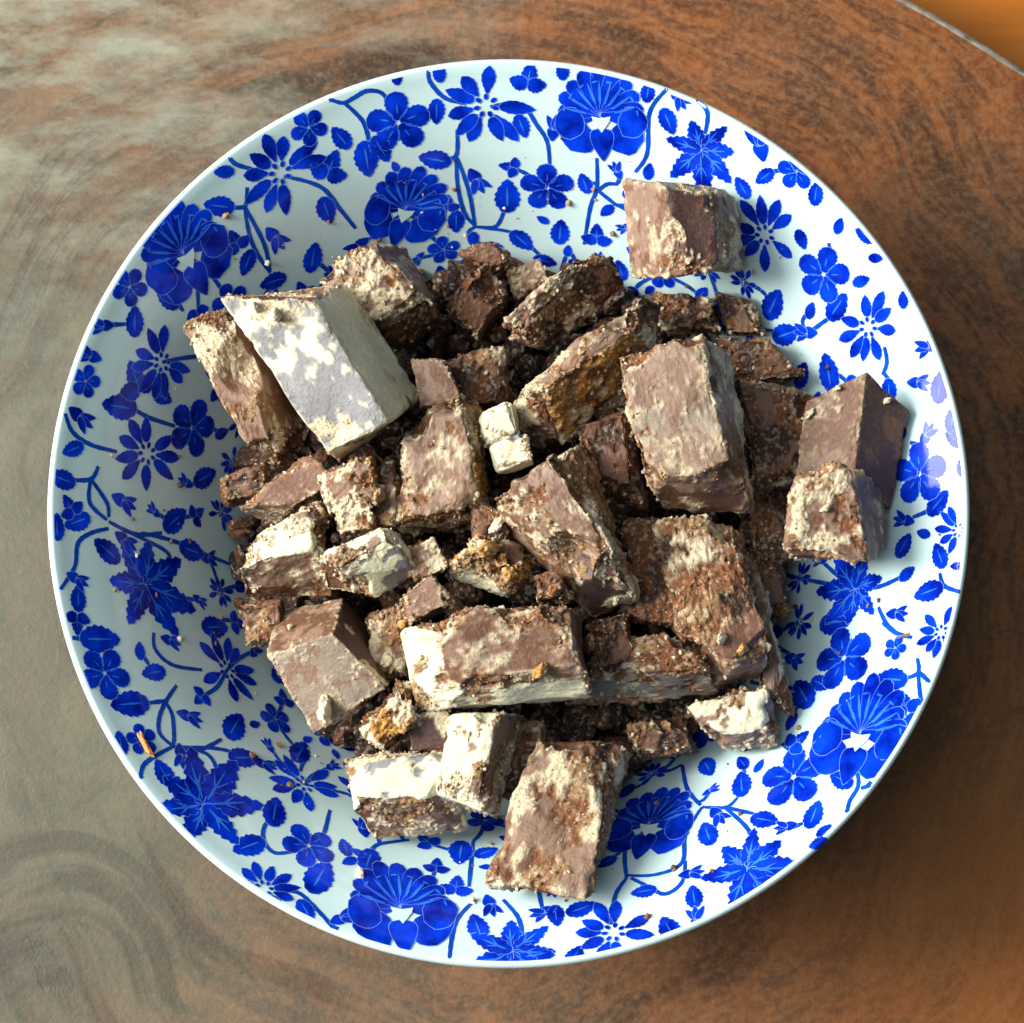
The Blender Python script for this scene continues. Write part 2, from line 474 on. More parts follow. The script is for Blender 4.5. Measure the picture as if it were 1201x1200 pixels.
def motif(kind, th, s, R, deg):
    pr = Print()
    fr = (th, s, math.radians(deg))
    D = math.radians
    name = "printed_blossom"
    if kind == 'P':      # large scalloped peony facing +x
        for k in range(11):
            a = D(-100 + 20 * k)
            ln = R * (0.98 + 0.10 * math.cos(a * 2) + rng.uniform(-.05, .05))
            pr.blob(fr, petal(R * .05, 0, a, ln, R * .325, 2.2, 0, 20, .22, .42))
        for sg in (-1, 1):
            pr.blob(fr, disc(-R * .42, sg * R * .52, R * .44, R * .34, sg * 0.6))
            pr.blob(fr, disc(-R * .10, sg * R * .66, R * .36, R * .30, sg * 0.3))
        pr.blob(fr, petal(-R * .25, 0, D(180), R * .75, R * .42, .55, 0))
        for k in range(9):
            a = D(-72 + 18 * k)
            stroke(pr, fr, R * .30 * math.cos(a), R * .30 * math.sin(a), a, R * .52, R * .045)
        for k in range(8):
            a = D(-77 + 22 * k)
            stroke(pr, fr, R * .78 * math.cos(a), R * .78 * math.sin(a), a + 1.57, R * .14, R * .035)
        pr.blob(fr, [(-R * .02, 0), (R * .02, R * .20), (-R * .10, R * .17), (-R * .34, 0), (-R * .10, -R * .16), (R * .03, -R * .20)], 2, 2)
    elif kind == 'S':    # star of serrated pointed leaves
        angs = [0, 52, 100, 142, 190, 238, 300]
        lens = [.72, .85, .78, 1.0, 1.12, 1.0, .82]
        wds = [.34, .28, .36, .38, .42, .38, .32]
        for a, l, w in zip(angs, lens, wds):
            pr.blob(fr, petal(0, 0, D(a + rng.uniform(-6, 6)), R * l, R * w, .85, .16, 18, .2))
        for a, l in zip(angs, lens):
            stroke(pr, fr, R * .10 * math.cos(D(a)), R * .10 * math.sin(D(a)), D(a), R * l * .62, R * .035)
            for sg in (-1, 1):
                stroke(pr, fr, R * l * .32 * math.cos(D(a)), R * l * .32 * math.sin(D(a)), D(a + sg * 28), R * l * .28, R * .025)
    elif kind == 'D':    # daisy with pale eye and gaps between its petals
        n = 11
        skip = {rng.randrange(n), rng.randrange(n)}
        for k in range(n):
            if k in skip: continue
            a = D(360 / n * k + rng.uniform(-8, 8))
            l = R * rng.uniform(.52, .80)
            pr.blob(fr, petal(R * .27 * math.cos(a), R * .27 * math.sin(a), a, l, R * .28, .8 if k % 2 else 1.3, .05, 16, .1))
        for k in range(7):
            a = D(360 / 7 * k)
            pr.blob(fr, disc(R * .20 * math.cos(a), R * .20 * math.sin(a), R * .07, R * .05, a, 8))
    elif kind == 'R':    # five petal rosette
        for k in range(5):
            a = D(72 * k + rng.uniform(-5, 5))
            pr.blob(fr, petal(R * .08 * math.cos(a), R * .08 * math.sin(a), a, R * .92, R * .66, 1.6, .06, 18, .2, .5))
        for k in range(5):
            a = D(72 * k + 36)
            stroke(pr, fr, R * .22 * math.cos(a), R * .22 * math.sin(a), a, R * .42, R * .05)
        for k in range(5):
            a = D(72 * k)
            stroke(pr, fr, R * .30 * math.cos(a), R * .30 * math.sin(a), a, R * .3, R * .04)
    elif kind == 'L':
        name = "printed_leaf"
        pr.blob(fr, petal(-R, 0, 0, 2 * R, R * 1.15, .85, .09, 18, .1), 0, 4)
        if R > 2.2:
            stroke(pr, fr, -R * .6, 0, 0, R * 1.2, R * .08)
    elif kind == 'B':
        name = "printed_bud"
        pr.blob(fr, petal(-R, 0, 0, R * 1.25, R * .8, 1.3, 0, 14, .2))
        for a in (-34, 0, 34):
            pr.blob(fr, petal(-R * .1, 0, D(a), R * 1.15, R * .42, .8, .05, 12, .3))
    elif kind == 'T':
        name = "printed_leaf"
        for a, l in ((0, 1.35), (75, 1.0), (-75, 1.0)):
            pr.blob(fr, petal(-R * .4, 0, D(a), R * l, R * .72, .8, .10, 15, .2))
        stroke(pr, fr, -R * .3, 0, 0, R * .8, R * .07)
    return pr.build(name, [BLUE, VEIN, GLAZE, BLEED])

# place of every motif on the bowl: kind, angle round the axis, distance along the profile (mm), size (mm), direction
MOTIFS = [
    ('P', 1.3378, 106.02, 9.99, 75.9),
    ('P', 2.4811, 106.74, 10.39, 107.1),
    ('P', -0.5908, 106.67, 11.19, -19.5),
    ('P', -1.8234, 105.62, 11.19, -106.9),
    ('P', 1.891, 85.09, 9.59, 121.3),
    ('P', -1.149, 85.97, 10.39, -56.4),
    ('S', 1.076, 106.63, 9.19, 53.6),
    ('S', -2.93, 94.87, 12.39, 100.3),
    ('S', -1.0043, 110.08, 11.19, -100.7),
    ('S', -1.5631, 112.81, 10.79, -93.6),
    ('S', -2.3482, 107.86, 12.79, 65.1),
    ('S', -0.2209, 90.53, 9.99, 71.6),
    ('D', 1.6263, 106.31, 9.99, 92.9),
    ('D', 2.1698, 106.12, 9.59, 131.6),
    ('D', 2.9873, 94.41, 8.79, 130.2),
    ('D', -2.6409, 80.08, 8.39, -117.4),
    ('D', -2.2122, 84.96, 8.39, -86.2),
    ('D', -1.3349, 111.31, 8.79, -69.4),
    ('D', 0.46, 104.29, 7.99, -77.6),
    ('D', 0.8216, 98.86, 8.39, 110.3),
    ('D', 2.7409, 97.76, 7.99, 89.7),
    ('D', -2.1211, 114.58, 7.19, -138.9),
    ('D', -0.307, 114.04, 5.99, -118.9),
    ('D', -0.0744, 114.2, 5.59, -86.9),
    ('D', -3.0801, 60.07, 7.19, -108.3),
    ('D', -0.6384, 60.9, 7.59, 6.9),
    ('R', 1.4535, 87.24, 5.99, 85.3),
    ('R', 1.8495, 105.66, 6.79, -44.8),
    ('R', 0.6363, 102.42, 5.99, 128.5),
    ('R', -0.7678, 99.8, 7.19, -48.3),
    ('R', -0.4215, 93.38, 7.19, 37.1),
    ('R', 0.8543, 114.22, 4.0, 124.1),
    ('R', -2.0953, 99.62, 5.59, -70.7),
    ('R', 0.0696, 105.64, 6.39, 6.0),
    ('R', 2.0584, 111.64, 4.0, 146.6),
    ('R', -2.7291, 110.72, 5.59, 158.8),
    ('R', 2.8684, 84.21, 6.39, -108.4),
    ('R', 2.6268, 112.42, 4.0, 179.1),
    ('R', -2.5545, 110.04, 3.4, -92.7),
    ('R', 2.8677, 112.64, 3.4, -111.8),
    ('R', -0.3639, 104.84, 2.6, 78.3),
    ('R', -0.7349, 81.15, 4.8, 65.8),
    ('L', -2.8087, 108.98, 4.6, -79.3),
    ('L', -2.6963, 99.62, 3.0, 95.9),
    ('L', -2.6421, 108.29, 4.4, 104.7),
    ('L', -2.4736, 87.62, 4.2, -111.0),
    ('L', -2.3829, 91.61, 3.8, -61.8),
    ('L', -2.2952, 77.45, 3.8, -102.2),
    ('L', -2.4629, 110.26, 3.2, -171.0),
    ('L', -2.2187, 97.11, 4.0, -114.5),
    ('L', -2.2079, 108.2, 3.8, 114.6),
    ('L', -2.0315, 105.31, 4.6, -90.9),
    ('L', -2.0193, 114.33, 2.8, 37.6),
    ('L', -2.0133, 95.13, 2.4, -127.2),
    ('L', -1.9431, 96.08, 3.8, 86.2),
    ('L', -1.6416, 106.95, 3.4, -109.8),
    ('L', -1.4571, 104.53, 2.8, 88.2),
    ('L', -1.3943, 103.74, 3.2, -12.6),
    ('L', -1.2393, 103.59, 2.6, -167.8),
    ('L', -1.1384, 109.6, 2.8, -74.9),
    ('L', -1.2186, 114.57, 3.4, -95.7),
    ('L', -1.5082, 113.9, 3.6, -7.8),
    ('L', -1.429, 115.21, 2.8, -55.6),
    ('L', -1.0283, 96.77, 3.4, -78.4),
    ('L', -0.8701, 90.86, 3.6, -60.7),
    ('L', -0.8961, 102.77, 3.2, 59.6),
    ('L', -0.8076, 110.04, 3.2, -28.2),
    ('L', -0.7057, 109.24, 3.0, -93.7),
    ('L', -0.8202, 114.56, 1.8, 4.8),
    ('L', -0.8485, 115.72, 2.0, -156.9),
    ('L', -0.4406, 106.68, 3.8, -101.1),
    ('L', -0.512, 115.34, 2.6, 2.5),
    ('L', -0.5101, 90.34, 2.8, 97.3),
    ('L', -0.5554, 87.4, 4.4, -64.3),
    ('L', -0.3256, 87.48, 4.4, 79.6),
    ('L', -0.0071, 109.48, 3.2, 46.1),
    ('L', 0.175, 114.98, 2.8, 22.6),
    ('L', 0.1308, 114.74, 2.6, -48.8),
    ('L', 0.0674, 115.54, 2.2, 5.9),
    ('L', -0.1317, 110.31, 2.8, -25.9),
    ('L', -0.2171, 108.97, 3.4, -114.2),
    ('L', 0.6737, 88.12, 4.0, 73.3),
    ('L', 0.5817, 85.99, 3.8, 106.5),
    ('L', 0.5488, 100.57, 3.6, 73.6),
    ('L', 0.4139, 90.67, 4.2, 19.7),
    ('L', 0.2539, 114.06, 3.4, 27.7),
    ('L', 0.4694, 114.06, 1.8, 29.7),
    ('L', 0.7398, 103.88, 2.2, -155.0),
    ('L', 0.939, 104.25, 2.6, 26.4),
    ('L', 0.7872, 113.41, 2.6, 58.4),
    ('L', 0.6391, 115.11, 2.4, -20.3),
    ('L', 0.5838, 113.88, 1.6, 127.6),
    ('L', 0.6967, 112.02, 1.8, 64.7),
    ('L', 1.3451, 89.87, 2.6, 62.5),
    ('L', 1.2617, 84.57, 2.0, -60.3),
    ('L', 1.5358, 101.63, 2.8, -111.3),
    ('L', 1.3959, 76.07, 3.4, 87.4),
    ('L', 1.3594, 71.4, 1.6, 89.8),
    ('L', 1.4459, 114.66, 2.2, 83.0),
    ('L', 1.1762, 109.48, 3.0, -132.1),
    ('L', 1.244, 114.09, 2.4, 82.8),
    ('L', 1.1797, 97.3, 2.0, 81.1),
    ('L', 1.7502, 106.22, 2.8, -80.6),
    ('L', 1.73, 114.53, 2.2, 88.2),
    ('L', 1.9544, 100.01, 4.2, -80.9),
    ('L', 1.9965, 106.64, 3.0, 72.1),
    ('L', 1.9097, 101.08, 3.4, -102.6),
    ('L', 1.7757, 95.49, 3.6, 24.8),
    ('L', 1.5743, 84.5, 4.4, 90.2),
    ('L', 1.7428, 78.85, 3.0, -83.3),
    ('L', 1.5244, 72.63, 3.4, -135.2),
    ('L', 2.2134, 84.81, 3.6, 127.8),
    ('L', 1.8274, 115.41, 1.8, 95.4),
    ('L', 2.2809, 113.52, 2.2, 37.3),
    ('L', 2.3402, 108.59, 3.4, 49.7),
    ('L', 2.3784, 94.65, 3.0, -28.7),
    ('L', 2.3558, 86.66, 3.2, 27.7),
    ('L', 2.5882, 104.2, 3.6, 101.9),
    ('L', 2.6876, 107.69, 3.2, 150.3),
    ('L', 2.1105, 93.04, 3.4, -83.9),
    ('L', 2.8943, 103.58, 4.2, 79.5),
    ('L', 2.8233, 94.49, 2.8, -87.0),
    ('L', 3.0272, 111.92, 2.6, 59.1),
    ('L', 3.0997, 113.65, 3.2, 99.8),
    ('L', -3.1263, 84.91, 4.0, -127.2),
    ('L', -3.09, 109.87, 3.2, 67.2),
    ('L', -3.0231, 103.29, 3.6, 127.6),
    ('L', -3.0372, 80.17, 3.8, -78.8),
    ('L', -2.9108, 111.57, 2.8, -167.6),
    ('L', -2.7842, 78.1, 4.0, -83.7),
    ('L', -3.0747, 114.54, 2.8, -179.1),
    ('L', -2.5687, 114.73, 2.6, -156.9),
    ('L', -1.9862, 98.18, 1.8, 124.2),
    ('L', -0.2816, 51.34, 3.6, 20.6),
    ('L', -0.4025, 69.72, 3.6, 65.5),
    ('L', -0.9018, 79.51, 3.2, 99.9),
    ('L', -2.8103, 63.97, 3.6, -124.8),
    ('L', 3.0009, 77.26, 3.6, -124.4),
    ('L', -2.5645, 64.74, 3.6, -101.0),
    ('L', -1.9772, 94.92, 1.6, -171.1),
    ('L', -1.7094, 85.96, 4.0, 90.1),
    ('L', -1.6357, 85.07, 2.8, -36.1),
    ('L', -1.2243, 121.65, 2.0, 0.0),
    ('L', 0.4527, 83.78, 3.2, 58.7),
    ('L', -0.105, 101.72, 2.8, 30.6),
    ('L', 0.5627, 108.35, 2.0, 107.1),
    ('B', -2.7678, 92.1, 2.6, -62.9),
    ('B', -2.5538, 96.85, 3.0, -48.6),
    ('B', -2.333, 88.58, 2.8, -36.0),
    ('B', -2.476, 104.5, 2.8, 30.9),
    ('B', -1.9408, 112.38, 2.8, -49.8),
    ('B', -1.6147, 101.17, 3.0, 73.0),
    ('B', -1.4866, 103.29, 2.8, 159.7),
    ('B', -1.1173, 104.14, 2.6, 22.0),
    ('B', -1.1555, 114.61, 2.8, -75.7),
    ('B', -0.9775, 94.01, 3.0, 90.4),
    ('B', -0.8717, 107.55, 2.4, -142.6),
    ('B', -0.2795, 102.8, 2.6, 83.1),
    ('B', -0.0394, 101.46, 2.6, -75.9),
    ('B', 0.1579, 108.68, 2.6, 44.9),
    ('B', -0.1548, 114.83, 1.8, 86.7),
    ('B', 0.5479, 90.54, 3.0, -57.4),
    ('B', 0.282, 109.79, 2.6, 112.4),
    ('B', 0.3493, 114.33, 2.8, -83.3),
    ('B', 0.9602, 114.41, 3.8, 46.1),
    ('B', 1.4514, 101.79, 3.0, 94.0),
    ('B', 1.1724, 114.94, 2.6, -143.5),
    ('B', 1.6651, 88.8, 3.4, -111.9),
    ('B', 2.2752, 94.42, 3.4, -94.3),
    ('B', 2.7356, 113.69, 2.6, 61.0),
    ('B', 2.9517, 111.55, 3.2, -67.7),
    ('B', 2.8099, 113.67, 2.8, 84.3),
    ('B', 3.1307, 98.85, 3.2, -71.0),
    ('B', -3.0494, 98.52, 3.0, -55.2),
    ('B', -3.0164, 75.13, 2.6, -92.9),
    ('B', -2.9542, 111.0, 2.6, -56.9),
    ('T', 1.2727, 77.21, 3.6, 78.9),
    ('T', -1.7052, 96.78, 3.6, -89.6),
    ('T', -0.6843, 94.02, 3.4, 17.0),
    ('T', -0.4858, 112.33, 3.4, -47.9),
    ('T', 1.5232, 112.22, 4.0, 97.8),
    ('T', 1.7613, 83.72, 2.8, 97.7),
    ('T', 2.3653, 100.04, 3.2, 99.8),
    ('T', 2.0521, 101.6, 4.4, 134.2),
    ('T', 2.8166, 101.69, 4.8, 134.4),
    ('T', -3.1222, 111.4, 3.0, 145.0),
    ('T', -2.8568, 113.02, 3.0, 16.3),
    ('R', -1.6464, 73.76, 3.97, -67.4),
    ('D', -0.1933, 73.5, 3.79, -81.3),
    ('D', -2.1401, 59.59, 3.64, -41.9),
    ('R', 1.3454, 60.7, 3.99, -98.0),
    ('D', 0.0455, 80.61, 3.95, -23.2),
    ('R', 2.2393, 58.6, 4.27, -61.7),
    ('R', -1.295, 65.58, 4.47, -104.6),
    ('R', 0.3195, 60.67, 3.88, -85.2),
    ('D', -1.9014, 79.58, 4.21, -135.2),
    ('R', 2.4923, 81.0, 4.06, -21.7),
    ('R', 0.1327, 73.59, 3.61, -46.4),
    ('R', -0.9242, 60.81, 4.21, -180.4),
    ('R', -0.8221, 70.54, 3.9, -139.2),
    ('D', 0.1862, 91.46, 4.41, -81.1),
    ('R', 0.7707, 75.14, 4.16, -22.8),
    ('R', 1.0241, 74.77, 3.89, -20.4),
    ('R', -2.3536, 59.16, 4.14, -208.6),
    ('D', 2.65, 64.34, 4.42, -52.4),
    ('D', 2.9826, 62.78, 3.69, 154.9),
    ('R', 0.8008, 65.87, 3.91, -85.0),
    ('D', -1.4943, 77.08, 3.72, 30.0),
    ('R', 1.0904, 63.36, 4.55, -50.8),
    ('R', 0.6249, 60.16, 4.16, -158.2),
    ('D', 2.6177, 74.85, 4.04, -59.6),
    ('D', 0.0981, 60.28, 4.45, -158.6),
    ('D', -1.4571, 64.4, 3.8, -191.1),
    ('R', -0.2007, 63.41, 4.42, -93.7),
    ('R', -1.9655, 67.77, 4.46, -125.0),
    ('D', 0.5045, 68.81, 3.61, 125.4),
    ('D', -1.1384, 61.87, 3.68, -27.2),
    ('R', -2.4297, 75.81, 3.95, -156.8),
    ('R', 2.4863, 69.09, 3.63, -134.6),
    ('R', -0.0511, 74.59, 4.06, -133.4),
    ('R', 0.9897, 94.17, 4.07, -87.8),
    ('R', -1.8284, 65.1, 3.74, -39.9),
    ('D', 1.8175, 59.47, 4.09, -131.8),
    ('D', -1.6514, 63.12, 4.24, 15.0),
    ('R', 0.9211, 58.42, 3.6, -131.5),
    ('D', 0.8963, 82.77, 3.79, 71.4),
    ('R', 2.6409, 85.36, 4.53, -147.6),
    ('D', 0.2644, 81.87, 4.45, -63.7),
    ('R', 2.0584, 60.39, 4.21, 175.1),
    ('R', 2.4863, 59.51, 4.24, -122.2),
    ('D', 2.1795, 76.71, 4.34, -80.4),
    ('R', -1.4709, 90.69, 3.65, -91.2),
    ('D', -1.7929, 73.58, 4.48, -15.6),
    ('D', -0.0615, 58.75, 4.07, -190.7),
    ('D', 1.5435, 62.04, 3.66, 24.1),
    ('D', 2.3268, 66.38, 4.1, 51.5),
    ('D', 2.1855, 66.98, 3.97, 179.9),
    ('D', 3.104, 71.17, 3.86, 83.9),
    ('R', 0.3678, 71.1, 4.07, 168.9),
    ('D', -1.972, 58.88, 3.71, -115.0),
    ('R', -2.1044, 70.06, 4.1, 163.8),
    ('R', 2.0018, 72.38, 3.75, -47.4),
    ('R', -2.6676, 58.75, 3.92, -112.2),
    ('D', 2.3974, 74.43, 3.7, 162.0),
    ('R', 1.1225, 85.38, 3.74, -155.0),
    ('D', -0.3422, 76.75, 4.21, 27.6),
    ('R', 0.0139, 91.95, 3.85, -5.9),
    ('R', -1.3552, 77.65, 4.06, 19.8),
    ('D', 2.8271, 62.87, 4.59, 194.2),
    ('D', -1.0533, 70.51, 4.0, -168.7),
    ('D', 2.7676, 71.07, 4.17, 138.7),
    ('R', 1.6943, 65.02, 4.35, 124.6),
    ('D', -2.9024, 73.28, 3.91, -48.8),
    ('D', -2.0482, 78.44, 3.61, -15.7),
    ('R', -2.2849, 66.89, 3.69, 70.3),
    ('R', 2.4918, 91.15, 4.45, -99.2),
    ('D', 0.7827, 86.48, 3.65, 11.7),
    ('R', 0.565, 75.88, 3.79, 46.4),
    ('D', 2.9168, 69.85, 4.03, 39.3),
    ('R', 0.3277, 95.27, 3.76, 141.0),
    ('R', 0.1986, 100.35, 4.23, 113.7),
    ('R', 1.8009, 72.06, 3.71, -125.4),
    ('L', 1.1594, 70.61, 2.69, 58.6),
    ('B', 0.6709, 67.7, 2.66, 90.1),
    ('B', -1.5281, 84.48, 2.91, -155.8),
    ('B', 1.0066, 87.36, 2.63, -83.2),
    ('T', 1.5655, 91.88, 2.7, 13.2),
    ('L', -1.3836, 59.14, 2.69, -57.7),
    ('T', 1.2386, 64.87, 3.03, 168.2),
    ('L', 0.7015, 80.55, 2.69, 101.1),
    ('L', 0.2886, 102.74, 2.86, -160.2),
    ('B', 2.0754, 81.05, 3.15, -12.5),
    ('B', -1.9989, 87.2, 2.88, -121.9),
    ('T', 0.2407, 71.57, 3.03, 8.2),
    ('L', 0.8836, 71.4, 2.69, 64.4),
    ('L', -1.3755, 94.69, 2.62, 19.4),
    ('B', 1.9479, 65.3, 3.32, 123.1),
    ('B', 0.2064, 64.08, 2.64, 18.2),
    ('T', 1.1294, 76.22, 2.73, 19.9),
    ('T', -0.0806, 67.16, 3.32, -130.5),
    ('T', 0.486, 62.06, 2.85, -112.5),
    ('L', -1.2558, 73.47, 2.91, -68.7),
    ('T', -2.4768, 69.24, 2.84, -145.0),
    ('T', -0.2933, 68.18, 2.75, 173.6),
    ('B', -0.4653, 79.72, 3.02, 92.0),
    ('T', -1.8005, 58.33, 2.76, -94.2),
    ('B', 1.1113, 91.98, 2.71, 64.7),
    ('L', -1.5718, 91.1, 2.89, 150.0),
    ('T', -0.6585, 74.04, 3.14, -36.8),
    ('T', -2.7864, 70.83, 2.89, -73.8),
    ('T', 2.7279, 80.06, 3.21, -65.5),
    ('T', 0.0557, 68.08, 3.01, -95.1),
    ('B', -0.3238, 58.44, 3.14, -128.5),
    ('L', 2.2784, 72.65, 2.61, 116.3),
    ('T', 2.5803, 95.51, 2.92, -62.5),
    ('T', -2.59, 91.24, 2.67, 74.2),
    ('L', -1.3767, 84.53, 2.69, 103.4),
    ('B', 0.9607, 65.83, 3.15, 137.7),
    ('T', -1.8135, 84.43, 3.1, -142.9),
    ('L', -1.5364, 69.84, 2.92, 139.7),
    ('T', 0.1515, 82.23, 2.9, 190.0),
    ('T', -0.5195, 69.38, 2.74, -25.3),
    ('T', 2.302, 79.25, 3.11, 99.6),
    ('T', -1.7671, 91.7, 2.86, -94.8),
    ('L', 1.4355, 67.55, 2.7, -170.8),
    ('T', 1.0121, 81.39, 2.66, 127.9),
    ('B', 0.3777, 79.02, 3.05, -49.5),
    ('T', 3.1277, 78.48, 2.75, -127.9),
    ('T', 1.1988, 89.85, 2.69, 140.2),
    ('L', 0.3557, 84.65, 2.34, 42.8),
    ('L', 1.6933, 73.42, 2.1, -85.8),
    ('L', 0.5987, 69.89, 1.91, 151.6),
    ('B', -2.3701, 83.37, 2.01, -161.0),
    ('B', -2.4952, 58.73, 2.28, -162.5),
    ('L', -0.6434, 89.08, 2.2, 164.6),
    ('B', -2.6762, 68.86, 2.3, -116.3),
    ('B', 1.1961, 59.93, 2.23, -51.4),
    ('B', -0.1328, 79.02, 2.25, -90.0),
    ('B', 3.0346, 82.62, 2.25, 100.0),
    ('L', 1.6254, 70.96, 2.23, -173.9),
    ('L', 0.4502, 74.77, 2.03, 10.3),
    ('L', 2.3659, 58.62, 1.9, -204.9),
    ('L', 1.3191, 68.14, 1.97, -158.7),
    ('B', 1.638, 58.98, 2.13, -36.2),
    ('B', 1.8963, 71.58, 1.93, -37.0),
    ('L', 0.8692, 76.57, 2.27, 94.0),
    ('L', -2.9234, 66.22, 2.36, -114.1),
    ('L', -0.6194, 79.49, 2.23, 0.3),
    ('B', -0.9447, 86.36, 1.98, 9.7),
    ('L', -1.5303, 59.53, 2.34, -140.7),
    ('L', -0.8218, 86.09, 2.27, -82.1),
    ('L', -1.3007, 92.41, 2.32, 157.8),
    ('B', 1.1943, 81.8, 1.94, -44.9),
    ('L', 2.5461, 85.84, 2.04, 58.4),
    ('B', 1.2398, 71.34, 2.09, 41.1),
    ('L', -0.9382, 68.99, 2.21, 15.1),
    ('B', -1.4531, 97.3, 2.3, 91.3),
    ('L', -0.1767, 103.27, 2.1, 48.5),
    ('L', -0.4427, 58.41, 2.02, 21.3),
    ('L', 0.587, 94.71, 1.97, 62.3),
    ('B', 3.1404, 90.91, 2.0, 120.4),
    ('B', 2.0807, 66.45, 2.01, 64.1),
    ('B', -2.3858, 66.49, 2.02, -166.3),
    ('L', 2.3881, 81.25, 2.36, -69.1),
    ('L', 0.1092, 95.59, 1.91, 124.9),
    ('L', -2.7597, 100.81, 1.97, 200.2),
    ('L', 1.828, 65.85, 2.16, 88.0),
    ('B', -2.8761, 80.29, 2.09, -55.3),
    ('B', 0.7581, 59.99, 1.97, -119.1),
    ('B', 0.1054, 88.22, 1.9, -139.8),
    ('B', -0.8165, 63.06, 2.3, 27.5),
    ('L', 0.2811, 66.2, 1.89, 30.8),
    ('L', -1.1601, 71.79, 2.33, 143.6),
    ('L', -2.8978, 59.03, 2.41, 5.6),
    ('L', 0.908, 109.1, 2.39, -71.2),
    ('L', 2.8416, 75.58, 2.02, -129.8),
    ('B', 1.2638, 94.99, 2.2, 54.3),
    ('L', -1.0216, 64.08, 2.22, 128.1),
    ('L', -0.5055, 74.43, 2.08, 53.4),
    ('B', -2.1881, 74.34, 2.06, -75.4),
    ('L', -1.5715, 80.08, 1.98, -158.1),
    ('B', 0.3851, 65.13, 1.9, 39.8),
    ('L', 2.4807, 74.16, 1.43, 91.4),
    ('L', -2.0456, 63.18, 1.36, -103.2),
    ('L', -2.4487, 82.14, 1.49, -78.4),
    ('L', -2.3117, 72.47, 1.43, -81.2),
    ('L', -0.3545, 64.17, 1.57, 60.5),
    ('L', 0.9381, 88.8, 1.48, 197.9),
    ('L', 1.8865, 96.18, 1.36, 77.4),
    ('L', -0.0397, 84.01, 1.68, 153.8),
    ('L', -0.0775, 106.21, 1.63, -73.5),
    ('L', 2.5949, 80.37, 1.41, -112.4),
    ('L', -1.7499, 67.86, 1.46, 29.2),
    ('L', -2.4703, 63.01, 1.45, 50.4),
    ('L', -1.4247, 70.8, 1.39, 93.0),
    ('L', -1.558, 65.12, 1.54, 39.5),
    ('L', -1.6342, 89.86, 1.36, -186.4),
    ('L', 2.6275, 91.69, 1.66, 78.3),
    ('L', -0.4922, 64.8, 1.41, 39.8),
    ('L', -1.4352, 82.92, 1.41, -176.8),
    ('L', -2.2079, 70.15, 1.42, 38.9),
    ('L', 1.4576, 78.7, 1.56, 29.5),
    ('L', -1.7144, 58.37, 1.41, -142.4),
    ('L', -2.1913, 65.66, 1.52, -28.0),
    ('L', -0.799, 90.42, 1.71, -18.8),
    ('L', -1.2603, 59.55, 1.46, -40.6),
    ('L', 3.0111, 67.82, 1.4, 103.7),
    ('L', 2.924, 58.47, 1.45, -100.8),
    ('L', -2.1246, 76.26, 1.72, -175.3),
    ('L', 0.652, 77.3, 1.44, -135.8),
    ('L', 2.0865, 74.48, 1.35, 22.0),
    ('L', 0.0547, 86.63, 1.38, -143.7),
    ('L', 1.0354, 69.1, 1.54, -70.9),
]

